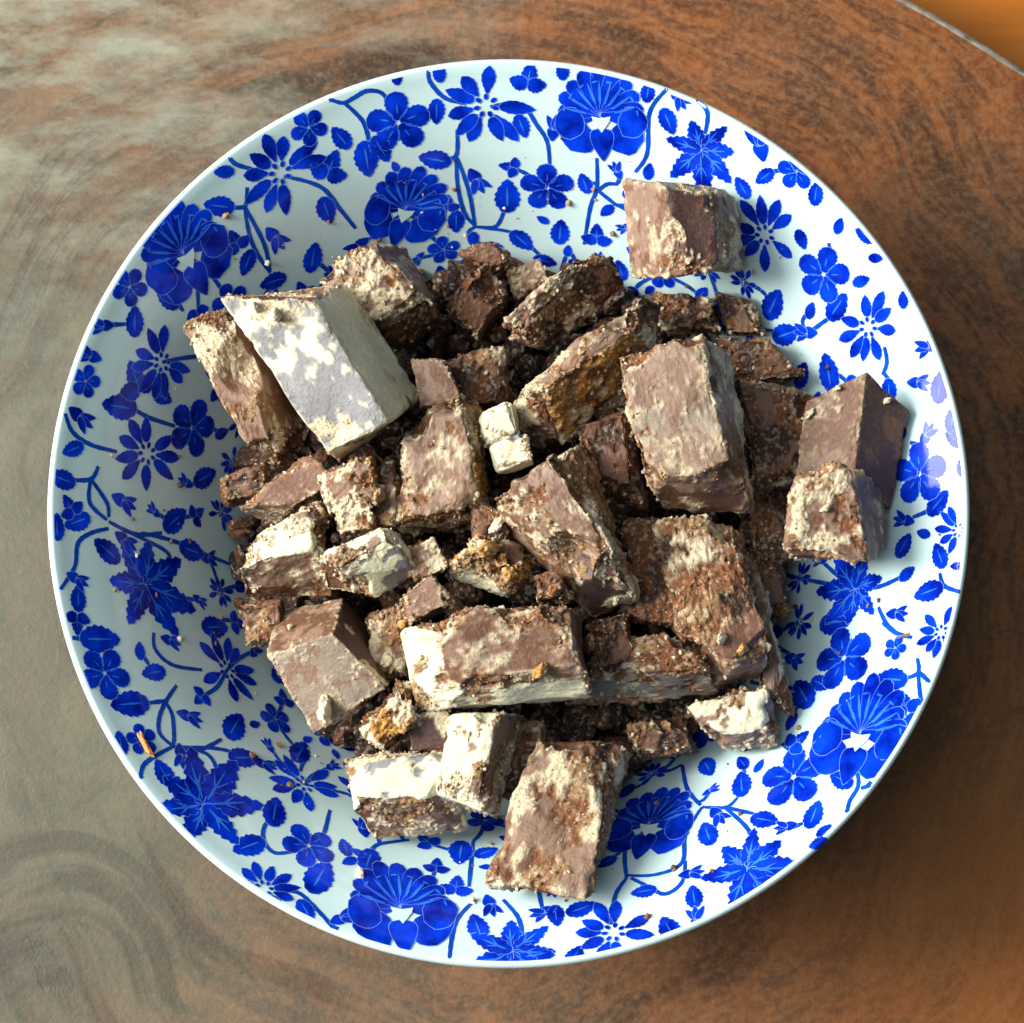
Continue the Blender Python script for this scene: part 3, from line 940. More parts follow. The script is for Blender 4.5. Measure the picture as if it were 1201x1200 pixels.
VINES = [
    [(-2.7998, 95.8), (-2.7538, 96.9), (-2.7019, 94.18), (-2.6639, 86.95)],
    [(-2.8248, 115.07), (-2.8171, 113.14)],
    [(-2.6167, 99.91), (-2.629, 104.57)],
    [(-2.6452, 95.57), (-2.62, 99.51), (-2.5877, 103.35), (-2.5499, 105.58), (-2.5079, 104.71)],
    [(-2.6106, 100.24), (-2.5745, 100.57), (-2.5244, 103.14), (-2.5062, 104.84)],
    [(-2.5062, 104.84), (-2.4654, 99.44), (-2.46, 93.01)],
    [(-2.5062, 104.84), (-2.4476, 96.2), (-2.3989, 92.06), (-2.333, 88.58), (-2.2974, 83.52), (-2.2861, 79.16)],
    [(-2.5062, 104.84), (-2.5066, 109.49), (-2.5014, 113.1), (-2.4781, 115.64)],
    [(-2.4784, 101.07), (-2.4449, 98.86), (-2.4119, 99.04), (-2.3751, 101.08), (-2.3577, 104.3)],
    [(-2.2141, 97.68), (-2.211, 102.09), (-2.1875, 105.09), (-2.1519, 105.9), (-2.1207, 103.33)],
    [(-2.0899, 97.23), (-2.0819, 94.27), (-2.1064, 87.15)],
    [(-2.072, 111.91), (-2.0429, 111.33), (-1.9792, 113.81), (-1.9395, 116.15)],
    [(-1.981, 95.69), (-1.953, 93.72), (-1.936, 89.98), (-1.8626, 85.48)],
    [(-1.6771, 81.64), (-1.6725, 96.33)],
    [(-1.6951, 115.51), (-1.6964, 110.31), (-1.6893, 105.27), (-1.6538, 99.81)],
    [(-1.5836, 99.43), (-1.5483, 104.05), (-1.5395, 108.43), (-1.5462, 111.98)],
    [(-1.2663, 98.62), (-1.3062, 102.23), (-1.3376, 109.28)],
    [(-1.2639, 97.94), (-1.1939, 100.54), (-1.1235, 100.41), (-1.0788, 93.93), (-1.0098, 89.74), (-0.9877, 89.42)],
    [(-1.2562, 98.99), (-1.225, 102.7), (-1.1954, 106.15), (-1.1468, 105.08), (-1.114, 100.4)],
    [(-0.9551, 73.33), (-0.994, 81.28), (-0.9954, 88.45)],
    [(-0.9484, 93.12), (-0.9415, 101.15), (-0.9533, 106.0), (-0.975, 108.9)],
    [(-0.9892, 89.65), (-0.945, 93.42), (-0.9023, 93.18)],
    [(-0.9484, 93.12), (-0.9038, 99.84)],
    [(-0.8663, 108.67), (-0.839, 109.68)],
    [(-0.7501, 98.24), (-0.7198, 95.4), (-0.7104, 90.82)],
    [(-0.6652, 110.47), (-0.6957, 113.31), (-0.7343, 114.1), (-0.7597, 115.55)],
    [(-0.6973, 114.17), (-0.6723, 116.17)],
    [(-0.4283, 109.73), (-0.4068, 111.95), (-0.3751, 110.57)],
    [(-0.4087, 112.03), (-0.448, 114.14), (-0.4764, 116.05)],
    [(-0.4044, 112.07), (-0.4223, 115.6)],
    [(-0.3065, 99.87), (-0.3266, 103.66), (-0.3309, 107.92)],
    [(-0.2679, 97.79), (-0.309, 101.03), (-0.3309, 104.84)],
    [(-0.016, 108.5), (-0.0243, 106.93), (-0.0352, 103.52)],
    [(0.0904, 106.67), (0.1319, 106.84), (0.1515, 104.52)],
    [(-0.2119, 115.9), (-0.2005, 112.2), (-0.1715, 110.78)],
    [(0.6402, 81.65), (0.5527, 89.99), (0.5393, 96.09), (0.5402, 99.02)],
    [(0.3969, 105.6), (0.3601, 104.72), (0.3361, 102.69)],
    [(0.6548, 106.22), (0.685, 107.86)],
    [(1.3265, 96.68), (1.3083, 89.53), (1.3143, 83.8), (1.3081, 74.03)],
    [(1.3055, 88.49), (1.2816, 91.04), (1.2507, 91.83)],
    [(1.3072, 89.11), (1.2716, 87.72), (1.2326, 86.49)],
    [(1.4518, 92.24), (1.4656, 98.29), (1.4961, 102.02), (1.5416, 106.6), (1.6158, 106.07)],
    [(1.2049, 115.88), (1.2255, 109.8), (1.1996, 101.03), (1.2144, 95.95)],
    [(1.1339, 116.23), (1.0985, 114.6), (1.0833, 110.21)],
    [(1.6744, 107.02), (1.7245, 108.87), (1.7531, 112.66), (1.754, 115.43)],
    [(1.8581, 110.1), (1.8708, 112.95), (1.9019, 114.23), (1.9347, 113.74), (1.9628, 113.55), (1.9903, 115.52)],
    [(1.9579, 113.16), (1.933, 108.4), (1.9324, 104.4), (1.9414, 102.05)],
    [(1.7571, 95.21), (1.7156, 95.67), (1.7049, 101.57)],
    [(1.7156, 95.67), (1.7227, 87.64), (1.7118, 80.77), (1.683, 77.02)],
    [(1.7142, 95.01), (1.6911, 86.19), (1.683, 77.02)],
    [(1.5827, 81.12), (1.6119, 76.57), (1.6748, 76.7)],
    [(1.6833, 76.78), (1.5603, 74.88)],
    [(2.2176, 109.64), (2.2482, 113.22), (2.2521, 115.92)],
    [(2.3286, 107.44), (2.2905, 104.86), (2.258, 107.77)],
    [(2.2918, 104.71), (2.3272, 98.89), (2.3422, 93.99), (2.3458, 88.75)],
    [(2.2914, 104.44), (2.31, 95.04), (2.3458, 88.75)],
    [(2.1667, 105.07), (2.0947, 98.48), (2.0731, 91.29), (2.0558, 85.51)],
    [(2.8864, 100.13), (2.8918, 95.91), (2.8852, 88.82)],
    [(3.006, 101.79), (3.0065, 107.91), (2.9891, 112.57), (2.9532, 115.1)],
    [(3.0989, 112.08), (3.0876, 107.11), (3.0531, 105.67)],
    [(3.0876, 107.11), (-3.1378, 106.99), (-3.1006, 102.93)],
    [(3.0893, 106.9), (3.1396, 102.99), (-3.1076, 102.52)],
    [(-3.0968, 102.53), (-3.0701, 95.57), (-3.0826, 88.58)],
    [(-3.0794, 102.57), (-3.0658, 106.64), (-3.0399, 109.87), (-2.9841, 111.18), (-2.9335, 115.21)],
    [(-3.0749, 97.75), (-3.033, 88.38), (-2.9961, 86.57), (-2.9577, 87.33)],
    [(-3.0759, 94.43), (-3.0575, 83.83), (-2.9999, 68.66)],
    [(2.7467, 115.26), (2.7016, 108.75)],
    [(2.5826, 102.57), (2.5952, 99.24)],
    [(2.0636, 100.38), (2.0628, 98.16)],
    [(-1.2663, 98.62), (-1.2456, 91.21), (-1.1887, 81.32)],
    [(-0.4038, 62.55), (-0.4558, 78.98)],
    [(-0.5847, 70.64), (-0.5479, 85.02)],
    [(-2.2852, 75.42), (-2.2488, 82.52)],
    [(1.3111, 90.59), (1.3354, 90.07)],
    [(-1.6771, 81.64), (-1.6577, 78.52), (-1.6464, 73.76)],
    [(-0.2209, 90.53), (-0.211, 82.74), (-0.1933, 73.5)],
    [(1.3594, 71.4), (1.3688, 65.24), (1.3454, 60.7)],
    [(-0.2209, 90.53), (-0.0812, 86.43), (0.0455, 80.61)],
    [(-1.149, 85.97), (-1.227, 75.95), (-1.295, 65.58)],
    [(-1.8773, 86.38), (-1.8961, 83.9), (-1.9014, 79.58)],
    [(2.3558, 86.66), (2.4283, 84.71), (2.4923, 81.0)],
    [(0.0455, 80.61), (0.0844, 77.28), (0.1327, 73.59)],
    [(-0.6384, 60.9), (-0.7616, 59.9), (-0.9242, 60.81)],
    [(-0.7349, 81.15), (-0.7858, 75.58), (-0.8221, 70.54)],
    [(0.0696, 105.64), (0.1226, 99.2), (0.1862, 91.46)],
    [(0.6402, 81.65), (0.7147, 79.06), (0.7707, 75.14)],
    [(0.7707, 75.14), (0.9109, 75.9), (1.0241, 74.77)],
    [(-2.1401, 59.59), (-2.2602, 59.45), (-2.3536, 59.16)],
    [(-3.0801, 60.07), (-3.2085, 61.2), (2.9826, 62.78)],
    [(0.7707, 75.14), (0.7753, 70.58), (0.8008, 65.87)],
    [(-1.6464, 73.76), (-1.5641, 75.88), (-1.4943, 77.08)],
    [(1.0241, 74.77), (1.0781, 69.2), (1.0904, 63.36)],
    [(0.8008, 65.87), (0.7334, 62.84), (0.6249, 60.16)],
    [(2.4923, 81.0), (2.5645, 77.21), (2.6177, 74.85)],
    [(0.3195, 60.67), (0.213, 60.65), (0.0981, 60.28)],
    [(-1.295, 65.58), (-1.3646, 64.28), (-1.4571, 64.4)],
    [(-0.1933, 73.5), (-0.182, 68.26), (-0.2007, 63.41)],
    [(-1.9014, 79.58), (-1.941, 73.52), (-1.9655, 67.77)],
    [(0.6249, 60.16), (0.5479, 64.77), (0.5045, 68.81)],
    [(-1.295, 65.58), (-1.234, 64.6), (-1.1384, 61.87)],
    [(-2.2952, 77.45), (-2.357, 77.09), (-2.4297, 75.81)],
    [(2.6177, 74.85), (2.5627, 72.29), (2.4863, 69.09)],
    [(0.0455, 80.61), (0.0091, 78.45), (-0.0511, 74.59)],
    [(1.076, 106.63), (1.0284, 99.87), (0.9897, 94.17)],
    [(-1.9655, 67.77), (-1.9167, 66.6), (-1.8284, 65.1)],
    [(-1.8284, 65.1), (-1.7413, 64.85), (-1.6514, 63.12)],
    [(1.0904, 63.36), (0.9985, 60.51), (0.9211, 58.42)],
    [(0.7707, 75.14), (0.8308, 79.25), (0.8963, 82.77)],
    [(2.7409, 97.76), (2.6838, 91.6), (2.6409, 85.36)],
    [(0.1862, 91.46), (0.2362, 86.26), (0.2644, 81.87)],
    [(2.2393, 58.6), (2.1483, 59.05), (2.0584, 60.39)],
    [(2.65, 64.34), (2.5749, 62.81), (2.4863, 59.51)],
    [(2.2134, 84.81), (2.199, 80.69), (2.1795, 76.71)],
    [(-1.4866, 103.29), (-1.4915, 96.02), (-1.4709, 90.69)],
    [(-1.9014, 79.58), (-1.8658, 76.32), (-1.7929, 73.58)],
    [(0.0981, 60.28), (0.0221, 60.42), (-0.0615, 58.75)],
    [(1.3454, 60.7), (1.4259, 60.39), (1.5435, 62.04)],
    [(2.2393, 58.6), (2.2732, 62.58), (2.3268, 66.38)],
    [(2.3268, 66.38), (2.2441, 66.0), (2.1855, 66.98)],
    [(-3.0801, 60.07), (-3.1225, 65.45), (3.104, 71.17)],
    [(0.5045, 68.81), (0.4524, 69.34), (0.3678, 71.1)],
    [(-1.9655, 67.77), (-1.977, 63.05), (-1.972, 58.88)],
    [(-1.9655, 67.77), (-2.0153, 69.27), (-2.1044, 70.06)],
    [(1.891, 85.09), (1.945, 78.54), (2.0018, 72.38)],
    [(-2.5645, 64.74), (-2.6296, 62.14), (-2.6676, 58.75)],
    [(2.4863, 69.09), (2.4239, 71.53), (2.3974, 74.43)],
    [(1.2404, 86.73), (1.1807, 86.09), (1.1225, 85.38)],
    [(-0.4025, 69.72), (-0.3737, 72.92), (-0.3422, 76.75)],
    [(-0.2209, 90.53), (-0.0873, 91.24), (0.0139, 91.95)],
    [(-1.4943, 77.08), (-1.4148, 76.36), (-1.3552, 77.65)],
    [(2.9826, 62.78), (2.9224, 62.68), (2.8271, 62.87)],
    [(-0.9551, 73.33), (-0.9999, 72.6), (-1.0533, 70.51)],
    [(2.8271, 62.87), (2.7925, 66.04), (2.7676, 71.07)],
    [(1.8175, 59.47), (1.7585, 61.75), (1.6943, 65.02)],
    [(-3.0164, 75.13), (-2.9672, 73.94), (-2.9024, 73.28)],
    [(-2.2122, 84.96), (-2.1259, 80.75), (-2.0482, 78.44)],
    [(-2.3536, 59.16), (-2.3304, 62.53), (-2.2849, 66.89)],
    [(2.4811, 106.74), (2.4745, 98.96), (2.4918, 91.15)],
    [(0.6737, 88.12), (0.7307, 88.16), (0.7827, 86.48)],
    [(0.5045, 68.81), (0.5437, 72.5), (0.565, 75.88)],
    [(2.8271, 62.87), (2.8851, 65.74), (2.9168, 69.85)],
    [(0.4139, 90.67), (0.3861, 93.08), (0.3277, 95.27)],
    [(0.1862, 91.46), (0.188, 95.67), (0.1986, 100.35)],
    [(1.891, 85.09), (1.8455, 78.1), (1.8009, 72.06)],
    [(1.0904, 63.36), (1.1378, 66.65), (1.1594, 70.61)],
    [(0.6249, 60.16), (0.6445, 63.94), (0.6709, 67.7)],
    [(-1.4709, 90.69), (-1.4828, 88.2), (-1.5281, 84.48)],
    [(0.9897, 94.17), (1.0089, 91.67), (1.0066, 87.36)],
    [(1.4535, 87.24), (1.5182, 90.31), (1.5655, 91.88)],
    [(-1.4571, 64.4), (-1.4204, 62.18), (-1.3836, 59.14)],
    [(1.3454, 60.7), (1.3093, 62.86), (1.2386, 64.87)],
    [(0.7707, 75.14), (0.7428, 77.57), (0.7015, 80.55)],
    [(0.3409, 103.1), (0.3127, 103.59), (0.2886, 102.74)],
    [(1.891, 85.09), (1.981, 82.23), (2.0754, 81.05)],
    [(-1.936, 89.98), (-1.954, 87.83), (-1.9989, 87.2)],
    [(0.1327, 73.59), (0.2003, 72.03), (0.2407, 71.57)],
    [(0.8008, 65.87), (0.8229, 69.17), (0.8836, 71.4)],
    [(-1.4709, 90.69), (-1.4114, 92.39), (-1.3755, 94.69)],
    [(2.0584, 60.39), (1.9957, 63.77), (1.9479, 65.3)],
    [(0.0981, 60.28), (0.1445, 63.17), (0.2064, 64.08)],
    [(1.0241, 74.77), (1.0629, 75.7), (1.1294, 76.22)],
    [(-0.0511, 74.59), (-0.0648, 71.42), (-0.0806, 67.16)],
    [(0.5045, 68.81), (0.4997, 64.55), (0.486, 62.06)],
    [(-1.3552, 77.65), (-1.3115, 76.43), (-1.2558, 73.47)],
    [(-2.4297, 75.81), (-2.4431, 73.33), (-2.4768, 69.24)],
    [(-0.2007, 63.41), (-0.2487, 65.78), (-0.2933, 68.18)],
    [(-0.4454, 75.7), (-0.4492, 76.88), (-0.4653, 79.72)],
    [(-1.8284, 65.1), (-1.8157, 62.12), (-1.8005, 58.33)],
    [(1.1225, 85.38), (1.132, 88.97), (1.1113, 91.98)],
    [(-1.4709, 90.69), (-1.5108, 91.58), (-1.5718, 91.1)],
    [(-0.7349, 81.15), (-0.6856, 78.2), (-0.6585, 74.04)],
    [(-2.7842, 78.1), (-2.8031, 74.09), (-2.7864, 70.83)],
    [(2.6409, 85.36), (2.6677, 83.53), (2.7279, 80.06)],
    [(0.1327, 73.59), (0.1033, 70.59), (0.0557, 68.08)],
    [(-0.2007, 63.41), (-0.2626, 59.94), (-0.3238, 58.44)],
    [(2.3268, 66.38), (2.2974, 69.37), (2.2784, 72.65)],
    [(2.4811, 106.74), (2.5163, 100.42), (2.5803, 95.51)],
    [(-2.6409, 80.08), (-2.6023, 85.2), (-2.59, 91.24)],
    [(-1.3552, 77.65), (-1.3681, 81.55), (-1.3767, 84.53)],
    [(1.0904, 63.36), (1.0136, 65.29), (0.9607, 65.83)],
    [(-1.7094, 85.96), (-1.7775, 85.26), (-1.8135, 84.43)],
    [(-1.4571, 64.4), (-1.4884, 66.63), (-1.5364, 69.84)],
    [(0.2644, 81.87), (0.2019, 81.16), (0.1515, 82.23)],
    [(-0.5847, 70.64), (-0.5551, 70.84), (-0.5195, 69.38)],
    [(2.2784, 72.65), (2.287, 75.53), (2.302, 79.25)],
    [(-1.8234, 105.62), (-1.7792, 99.3), (-1.7671, 91.7)],
    [(1.5244, 72.63), (1.4897, 70.92), (1.4355, 67.55)],
    [(1.0241, 74.77), (1.0288, 78.63), (1.0121, 81.39)],
    [(0.2644, 81.87), (0.3233, 80.08), (0.3777, 79.02)],
    [(-3.1263, 84.91), (-3.1395, 82.18), (3.1277, 78.48)],
    [(1.2404, 86.73), (1.2058, 87.65), (1.1988, 89.85)],
    [(0.2644, 81.87), (0.3267, 83.34), (0.3557, 84.65)],
    [(1.6833, 76.78), (1.7063, 75.56), (1.6933, 73.42)],
    [(0.6709, 67.7), (0.6364, 68.45), (0.5987, 69.89)],
    [(-2.2122, 84.96), (-2.2743, 84.95), (-2.3701, 83.37)],
    [(-2.3536, 59.16), (-2.4426, 59.8), (-2.4952, 58.73)],
    [(-0.5554, 87.4), (-0.5866, 87.71), (-0.6434, 89.08)],
    [(-2.6409, 80.08), (-2.6659, 74.39), (-2.6762, 68.86)],
    [(1.0904, 63.36), (1.1275, 62.03), (1.1961, 59.93)],
    [(-0.2209, 90.53), (-0.1874, 85.27), (-0.1328, 79.02)],
    [(3.0009, 77.26), (3.0347, 80.53), (3.0346, 82.62)],
    [(1.6933, 73.42), (1.6564, 71.31), (1.6254, 70.96)],
    [(0.3678, 71.1), (0.4162, 72.31), (0.4502, 74.77)],
    [(2.4863, 59.51), (2.4401, 58.17), (2.3659, 58.62)],
    [(1.3594, 71.4), (1.3389, 70.33), (1.3191, 68.14)],
    [(1.5435, 62.04), (1.5776, 59.99), (1.638, 58.98)],
    [(1.8009, 72.06), (1.8358, 71.28), (1.8963, 71.58)],
    [(0.8836, 71.4), (0.8744, 74.5), (0.8692, 76.57)],
    [(-2.9024, 73.28), (-2.9155, 69.72), (-2.9234, 66.22)],
    [(-0.7349, 81.15), (-0.6764, 80.89), (-0.6194, 79.49)],
    [(-0.9951, 87.02), (-0.9774, 87.43), (-0.9447, 86.36)],
    [(-1.4571, 64.4), (-1.4819, 61.33), (-1.5303, 59.53)],
    [(-0.8701, 90.86), (-0.8461, 89.36), (-0.8218, 86.09)],
    [(-1.149, 85.97), (-1.2214, 89.2), (-1.3007, 92.41)],
    [(1.1225, 85.38), (1.1619, 84.04), (1.1943, 81.8)],
    [(2.4923, 81.0), (2.5155, 83.61), (2.5461, 85.84)],
    [(1.1594, 70.61), (1.2019, 70.11), (1.2398, 71.34)],
    [(-1.0533, 70.51), (-0.9867, 70.73), (-0.9382, 68.99)],
    [(-1.4709, 90.69), (-1.4496, 94.41), (-1.4531, 97.3)],
    [(-0.2209, 90.53), (-0.2133, 96.95), (-0.1767, 103.27)],
    [(-0.6384, 60.9), (-0.5218, 59.83), (-0.4427, 58.41)],
    [(0.5479, 90.54), (0.5801, 91.63), (0.587, 94.71)],
    [(-3.1263, 84.91), (-3.1254, 87.41), (3.1404, 90.91)],
    [(2.0584, 60.39), (2.0492, 63.76), (2.0807, 66.45)],
    [(-2.2849, 66.89), (-2.3213, 66.87), (-2.3858, 66.49)],
    [(2.3558, 86.66), (2.3696, 83.8), (2.3881, 81.25)],
    [(0.1862, 91.46), (0.1625, 94.15), (0.1092, 95.59)],
    [(-2.6963, 99.62), (-2.7386, 100.33), (-2.7597, 100.81)],
    [(1.8175, 59.47), (1.8401, 62.55), (1.828, 65.85)],
    [(-2.93, 94.87), (-2.9002, 88.44), (-2.8761, 80.29)],
    [(0.8008, 65.87), (0.7609, 62.51), (0.7581, 59.99)],
    [(0.1862, 91.46), (0.1529, 90.0), (0.1054, 88.22)],
    [(-0.9242, 60.81), (-0.861, 62.81), (-0.8165, 63.06)],
    [(0.2064, 64.08), (0.2514, 64.65), (0.2811, 66.2)],
    [(-1.0533, 70.51), (-1.0936, 71.86), (-1.1601, 71.79)],
    [(-3.0801, 60.07), (-2.9927, 60.0), (-2.8978, 59.03)],
    [(0.8543, 114.22), (0.8923, 111.68), (0.908, 109.1)],
    [(2.8684, 84.21), (2.8435, 79.3), (2.8416, 75.58)],
    [(1.2569, 91.67), (1.2515, 92.97), (1.2638, 94.99)],
    [(-0.9242, 60.81), (-0.9797, 63.31), (-1.0216, 64.08)],
    [(-0.5195, 69.38), (-0.5186, 72.41), (-0.5055, 74.43)],
    [(-2.2122, 84.96), (-2.2122, 80.48), (-2.1881, 74.34)],
    [(-1.5281, 84.48), (-1.5617, 82.26), (-1.5715, 80.08)],
    [(0.3195, 60.67), (0.3323, 62.6), (0.3851, 65.13)],
]

for mt in MOTIFS:
    motif(*mt)

def spline(pts, sub=10):
    # unwrap angles first
    q = [list(pts[0])]
    for a, b in pts[1:]:
        d = (a - q[-1][0] + math.pi) % (2 * math.pi) - math.pi
        q.append([q[-1][0] + d, b])
    if len(q) == 2:
        return [tuple(q[0][k] + (q[1][k] - q[0][k]) * i / 8 for k in (0, 1)) for i in range(9)]
    out = []
    for i in range(len(q) - 1):
        p0 = q[max(0, i - 1)]; p3 = q[min(len(q) - 1, i + 2)]
        for k in range(sub):
            out.append(_cr(p0, q[i], q[i + 1], p3, k / sub))
    out.append(tuple(q[-1]))
    return out
for vn in VINES:
    pr = Print()
    pr.ribbon(spline(vn), 0.98)
    pr.build("printed_stem", [STEM, VEIN])

# the print carries on over the outside of the bowl
for k in range(26):
    th = 2 * math.pi * k / 26 + rng.uniform(-.05, .05)
    s = SRIM + (11 if k % 2 else 26) + rng.uniform(-2, 2)
    motif('PDSRD'[k % 5], th, s, rng.uniform(5.0, 7.5), rng.uniform(0, 360))
    motif('LTB'[k % 3], th + .12, SRIM + (27 if k % 2 else 10), rng.uniform(2.2, 3), rng.uniform(0, 360))

# ------------------------------------------------------------------ chocolate chunks
# what a broken face can show: albedo, graininess, height of the inclusion (mm)
PHASE = {
    'S': ((0.140, 0.062, 0.034), 0.05, 0.00),    # smooth milk chocolate
    'B': ((0.235, 0.140, 0.098), 0.10, 0.05),    # bloomed, greyish chocolate
    'D': ((0.075, 0.036, 0.030), 0.03, 0.00),    # dark smooth chocolate
    'R': ((0.180, 0.062, 0.018), 0.75, -0.45),   # rust brown biscuit
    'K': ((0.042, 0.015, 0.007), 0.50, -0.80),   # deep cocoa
    'T': ((0.300, 0.172, 0.078), 0.85, 0.10),    # tan crumb
    'P': ((0.620, 0.510, 0.345), 0.62, 0.28),    # cream crumb
    'W': ((0.720, 0.670, 0.470), 0.10, 0.15),    # white coating
    'V': ((0.195, 0.190, 0.200), 0.03, 0.00),    # grey bloom on the coating
    'U': ((0.265, 0.205, 0.158), 0.08, 0.00),    # lit grey sheen, put into the chocolate's colour
    'G': ((0.560, 0.270, 0.055), 0.85, 0.25),    # golden biscuit
}
FACE = {
    's': dict(S=.74, B=.19, P=.07),
    'd': dict(D=.84, S=.12, P=.04),
    'c': dict(R=.38, T=.22, K=.14, S=.12, P=.14),
    'p': dict(P=.34, B=.28, T=.14, S=.14, R=.10),
    'w': dict(W=.86, P=.09, T=.05),
    'v': dict(V=.52, W=.38, P=.10),
    'k': dict(K=.34, R=.34, S=.26, T=.06),
    'g': dict(G=.46, P=.26, R=.20, T=.08),
    'm': dict(B=.38, S=.30, P=.14, T=.06, R=.12),
    'n': dict(S=.54, B=.10, T=.10, P=.16, R=.10),
    't': dict(T=.28, P=.22, B=.22, S=.16, R=.12),
    'u': dict(U=.78, B=.14, P=.08),
    'x': dict(W=.60, P=.18, B=.14, T=.08),
    'h': dict(B=.40, U=.20, P=.24, T=.08, R=.08),
}
RELIEF = dict(s=.35, d=.30, c=1.25, p=1.15, w=.7, v=.4, k=1.15, g=1.5, m=.85, n=.9, t=1.0, u=.35, h=.8, x=.8)
PH = list(PHASE); PCOL = np.array([PHASE[k][0] for k in PH]); PCR = np.array([PHASE[k][1] for k in PH]); PHT = np.array([PHASE[k][2] for k in PH])
def pick(kind, h):
    acc = 0.0
    for k, w in FACE[kind].items():
        acc += w
        if h <= acc: return PH.index(k)
    return PH.index(k)

_lat = {}
def lattice(N):
    if N in _lat: return _lat[N]
    key = {}; pts = []; faces = []
    def vid(i, j, k):
        t = (i, j, k)
        if t not in key:
            key[t] = len(pts); pts.append((2 * i / N - 1, 2 * j / N - 1, 2 * k / N - 1))
        return key[t]
    for i in range(N):
        for j in range(N):
            for lo in (0, N):
                a = [vid(i, j, lo), vid(i + 1, j, lo), vid(i + 1, j + 1, lo), vid(i, j + 1, lo)]
                faces.append(a if lo else a[::-1])
                a = [vid(i, lo, j), vid(i + 1, lo, j), vid(i + 1, lo, j + 1), vid(i, lo, j + 1)]
                faces.append(a[::-1] if lo else a)
                a = [vid(lo, i, j), vid(lo, i + 1, j), vid(lo, i + 1, j + 1), vid(lo, i, j + 1)]
                faces.append(a if lo else a[::-1])
    _lat[N] = (np.array(pts), np.array(faces))
    return _lat[N]

def vert_normals(P, F):
    a, b, c, d = (P[F[:, i]] for i in range(4))
    fn = np.cross(c - a, d - b)
    vn = np.zeros_like(P)
    for i in range(4):
        np.add.at(vn, F[:, i], fn)
    return vn / np.maximum(1e-12, np.linalg.norm(vn, axis=1))[:, None]

ICO_V, ICO_F = [], []
_bm = bmesh.new(); bmesh.ops.create_icosphere(_bm, subdivisions=1, radius=1.0)
ICO_V = [v.co.copy() for v in _bm.verts]; ICO_F = [tuple(v.index for v in f.verts) for f in _bm.faces]
_bm.free()

def set_attr(me, tint, crumb):
    ca = me.attributes.new("tint", 'FLOAT_COLOR', 'POINT')
    ca.data.foreach_set("color", np.concatenate([tint, np.ones((len(tint), 1))], 1).astype(np.float32).ravel())
    cr = me.attributes.new("crumb", 'FLOAT', 'POINT')
    cr.data.foreach_set("value", np.asarray(crumb, np.float32))

def lumps(rnd, items):
    """items: (centre, size, colour) in metres -> one mesh's verts, faces, tints"""
    V, F, T = [], [], []
    for c, sz, col in items:
        b = len(V)
        ax = Vector((rnd.uniform(.6, 1.3), rnd.uniform(.6, 1.3), rnd.uniform(.45, .9)))
        R = Matrix.Rotation(rnd.uniform(0, 6.3), 3, Vector((rnd.uniform(-1, 1), rnd.uniform(-1, 1), rnd.uniform(-1, 1))).normalized())
        for v in ICO_V:
            w = Vector((v.x * ax.x, v.y * ax.y, v.z * ax.z)) * (1 + rnd.uniform(-.28, .28))
            V.append(tuple(Vector(c) + (R @ w) * sz)); T.append(col)
        F += [tuple(i + b for i in f) for f in ICO_F]
    return V, F, np.array(T)

